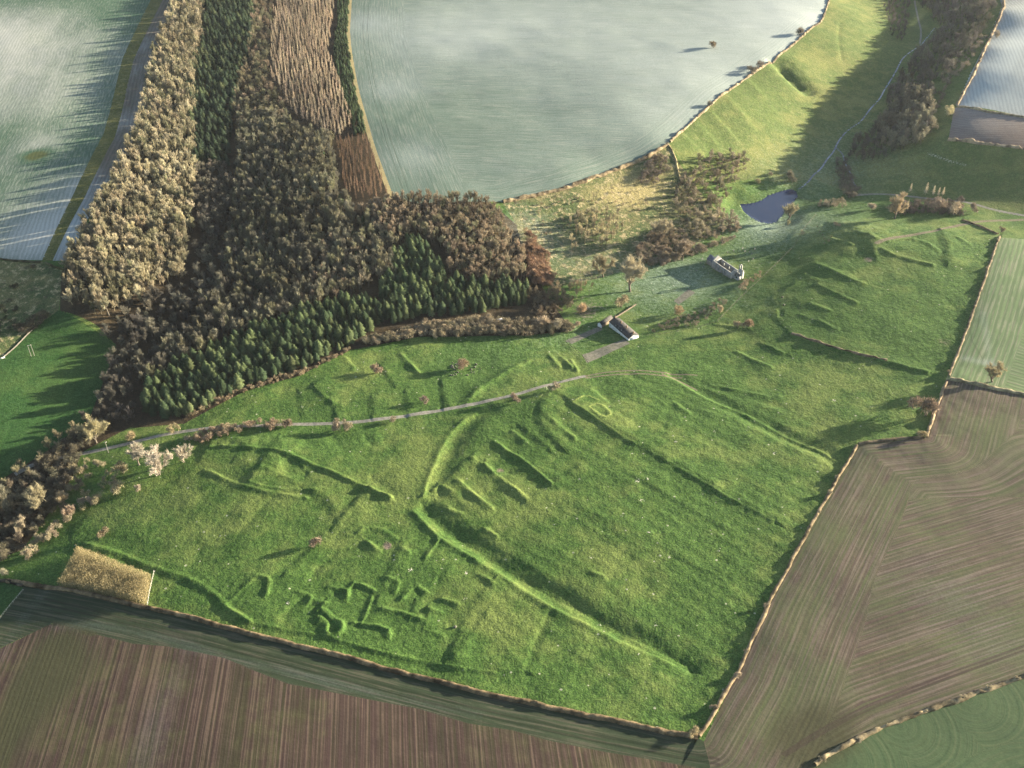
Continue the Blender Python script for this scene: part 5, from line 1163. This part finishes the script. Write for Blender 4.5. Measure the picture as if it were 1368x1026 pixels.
# small things
def gravestone_mesh():
    m = MB(); n = 7; a = np.linspace(0, math.pi, n); prof = [[-.35, -.3]] + [[-.35 * math.cos(q), .8 + .3 * math.sin(q)] for q in a] + [[.35, -.3]]
    k = len(prof); v = [[x, -.07, z] for x, z in prof] + [[x, .07, z] for x, z in prof]; m.add(v, [[i, (i + 1) % k, k + (i + 1) % k, k + i] for i in range(k)])
    for o_, s_ in ((0, 1), (k, -1)): m.add([v[o_ + i] for i in range(k)], [[0, i, i + 1][::s_] for i in range(1, k - 1)])
    return m.mesh('gravestone', [LIME])
gm = gravestone_mesh()
for k, (x, y) in enumerate(((1001, 338), (1004, 340), (1000, 350), (995, 337), (938, 347), (936, 352), (940, 357), (930, 362), (1008, 334), (992, 333), (972, 338), (980, 336), (1006, 347), (946, 366))):
    q = P("%g %g" % (x, y))[0]; r_ = TR.uniform(1.0, 1.5); link('gravestone', gm, None, (q[0], q[1], float(ground([q])[0])), ang + math.pi / 2 + TR.uniform(-.2, .2), (r_,) * 3, label='weathered gravestone standing in the grass around the roofless church', category='gravestone', group='gravestones around the church')
MASTW = stone_mat('weathered pole timber', (.20, .19, .17), (.30, .285, .26))
def pole(label, x, y, h=9.0, twin=False, name='telegraph_pole'):
    q = P("%g %g" % (x, y))[0]; e = link(name, None, None, (q[0], q[1], float(ground([q])[0])), .5, label=label, category='pole')
    for dx in ((-1.0, 1.0) if twin else (0,)): b = MB(); b.tube((dx, 0, -1), (dx, 0, h), .15, .10, 7); link('mast', b.mesh('mast', [MASTW]), e)
    b = MB(); b.box((0, .22, h - .6), (2.6 if twin else 1.9, .14, .16)); link('crossarm', b.mesh('crossarm', [PALEW]), e)
    for dx in (-.8, 0, .8): b = MB(); b.tube((dx, .22, h - .52), (dx, .22, h - .2), .07, .05, 6); link('insulator', b.mesh('insulator', [PAINT_W]), e)
pole('pale wooden telegraph pole beside the chalk track', 145, 605); pole('twin legged power pole in the shaded meadow', 44, 476, 9.5, True); pole('short pale pole above the cottage on the bare ground', 787, 396, 6.0)
q = P("3 480")[0]; e = link('field_gate', None, None, (q[0], q[1], float(ground([q])[0])), .6, label='white field gate at the shaded meadow corner', category='gate')
b = MB(); [b.box((0, 0, z), (3.4, .08, .11)) for z in (.3, .6, .9, 1.2)]; b.box((0, .09, .75), (.12, .06, 1.0)); link('bar_panel', b.mesh('bar_panel', [PAINT_W]), e)
for x in (-1.85, 1.85): b = MB(); b.box((x, 0, .5), (.22, .22, 2.0)); link('post', b.mesh('post', [PAINT_W]), e)
q = P("984 297")[0]; e = link('water_trough', None, None, (q[0], q[1], float(ground([q])[0])), .4, label='small white trough on the grass west of the pond', category='trough')
b = MB(); b.box((0, .45, .4), (2.4, .12, .8)); b.box((0, -.45, .4), (2.4, .12, .8)); b.box((-1.14, 0, .4), (.12, .78, .8)); b.box((1.14, 0, .4), (.12, .78, .8)); b.box((0, 0, .15), (2.16, .78, .1)); link('basin', b.mesh('basin', [PAINT_W]), e); b = MB(); b.add([[-1.07, -.38, .62], [1.07, -.38, .62], [1.07, .38, .62], [-1.07, .38, .62]], [[0, 1, 2, 3]]); link('water', b.mesh('water', [MATS['pond']]), e)
def rock(seed, s):
    r = np.random.default_rng(seed); m = MB(); a, b = 7, 5; v = []
    for j in range(b):
        for i in range(a): th = math.pi * (j + .5) / b; ph = 2 * math.pi * i / a; R = s * r.uniform(.75, 1.15); v.append([R * math.sin(th) * math.cos(ph), R * math.sin(th) * math.sin(ph) * .8, R * math.cos(th) * .6 + s * .25])
    f = [[j * a + i, (j + 1) * a + i, (j + 1) * a + (i + 1) % a, j * a + (i + 1) % a] for j in range(b - 1) for i in range(a)]; m.add(v, f); m.add([v[i] for i in range(a)], [[0, i, i + 1] for i in range(1, a - 1)]); return m.mesh('boulder', [MOSS])
MOSS = stone_mat('mossy stone', (.07, .07, .055), (.17, .165, .14)); rocks = [rock(k, 1.0) for k in range(4)]
for k in range(30):
    q = P("%g %g" % (TR.uniform(601, 642), TR.uniform(484, 502)))[0]; s_ = TR.uniform(.4, 1.0); o = link('boulder', rocks[k % 4], None, (q[0], q[1], float(ground([q])[0])), TR.uniform(0, 6), (s_,) * 3, label='grey boulder in the scatter around the russet terrace bush', category='boulder', group='boulders around the terrace bush')
for x, y, s_, lab in ((608, 838, 1.1, 'grey boulder alone beside the long lower field bank'), (1045, 398, 1.0, 'upper of two pale stones near the sunken house platform'), (1047, 408, 1.0, 'lower of two pale stones near the sunken house platform')):
    q = P("%g %g" % (x, y))[0]; link('boulder', rocks[1], None, (q[0], q[1], float(ground([q])[0])), 1.0, (s_,) * 3, label=lab, category='boulder')

build_ground()
# ------------------------------------------------------------------ air, light, camera
HAZE = 0.000014
m = bpy.data.materials.new('thin winter haze'); m.use_nodes = True; t = m.node_tree; t.nodes.clear(); o = t.nodes.new('ShaderNodeOutputMaterial'); v = t.nodes.new('ShaderNodeVolumePrincipled')
v.inputs['Color'].default_value = (.80, .86, 1.0, 1); v.inputs['Density'].default_value = HAZE; v.inputs['Anisotropy'].default_value = .25; t.links.new(v.outputs[0], o.inputs['Volume'])
b = MB(); b.box((0, 2300, 225), (14000, 6400, 480)); hz = link('haze', b.mesh('haze', [m]), None, label='thin blue winter haze over the valley', category='haze', kind='stuff')
w = bpy.data.worlds.new('World'); scene.world = w; w.use_nodes = True; nt = w.node_tree; bg = nt.nodes['Background']; sky = nt.nodes.new('ShaderNodeTexSky')
sky.sky_type = 'NISHITA'; sky.sun_disc = False; sky.sun_elevation = SUN_EL; sky.sun_rotation = math.pi / 2 - SUN_AZ; sky.air_density = 1.0; sky.dust_density = 1.0
nt.links.new(sky.outputs[0], bg.inputs[0]); bg.inputs[1].default_value = SKY = 0.06
from mathutils import Vector
l = bpy.data.lights.new('sun', 'SUN'); l.energy = 5.0; l.angle = math.radians(.5); l.color = (1.0, .88, .66); so = bpy.data.objects.new('sun', l); COL.objects.link(so)
so.rotation_euler = Vector((math.cos(SUN_EL) * math.cos(SUN_AZ), math.cos(SUN_EL) * math.sin(SUN_AZ), math.sin(SUN_EL))).to_track_quat('Z', 'Y').to_euler()
cam = bpy.data.cameras.new('camera'); co = bpy.data.objects.new('camera', cam); COL.objects.link(co); co.location = (0, 0, CAM_Z); co.rotation_euler = (math.pi / 2 - PITCH, 0, 0)
cam.sensor_width = 36; cam.lens = 36 * FPX / 1368; cam.clip_start = 1; cam.clip_end = 20000; scene.camera = co
vs = scene.view_settings; vs.view_transform = 'Standard'; vs.look = 'None'; vs.exposure = 2.6; vs.gamma = 1
cy = scene.cycles; cy.max_bounces = 4; cy.diffuse_bounces = 2; cy.transmission_bounces = 2; cy.volume_bounces = 0; cy.transparent_max_bounces = 4; cy.use_denoising = True; cy.use_adaptive_sampling = False; cy.denoising_prefilter = 'NONE'; cy.denoiser = 'OPENIMAGEDENOISE'; cy.denoising_input_passes = 'RGB_ALBEDO_NORMAL'
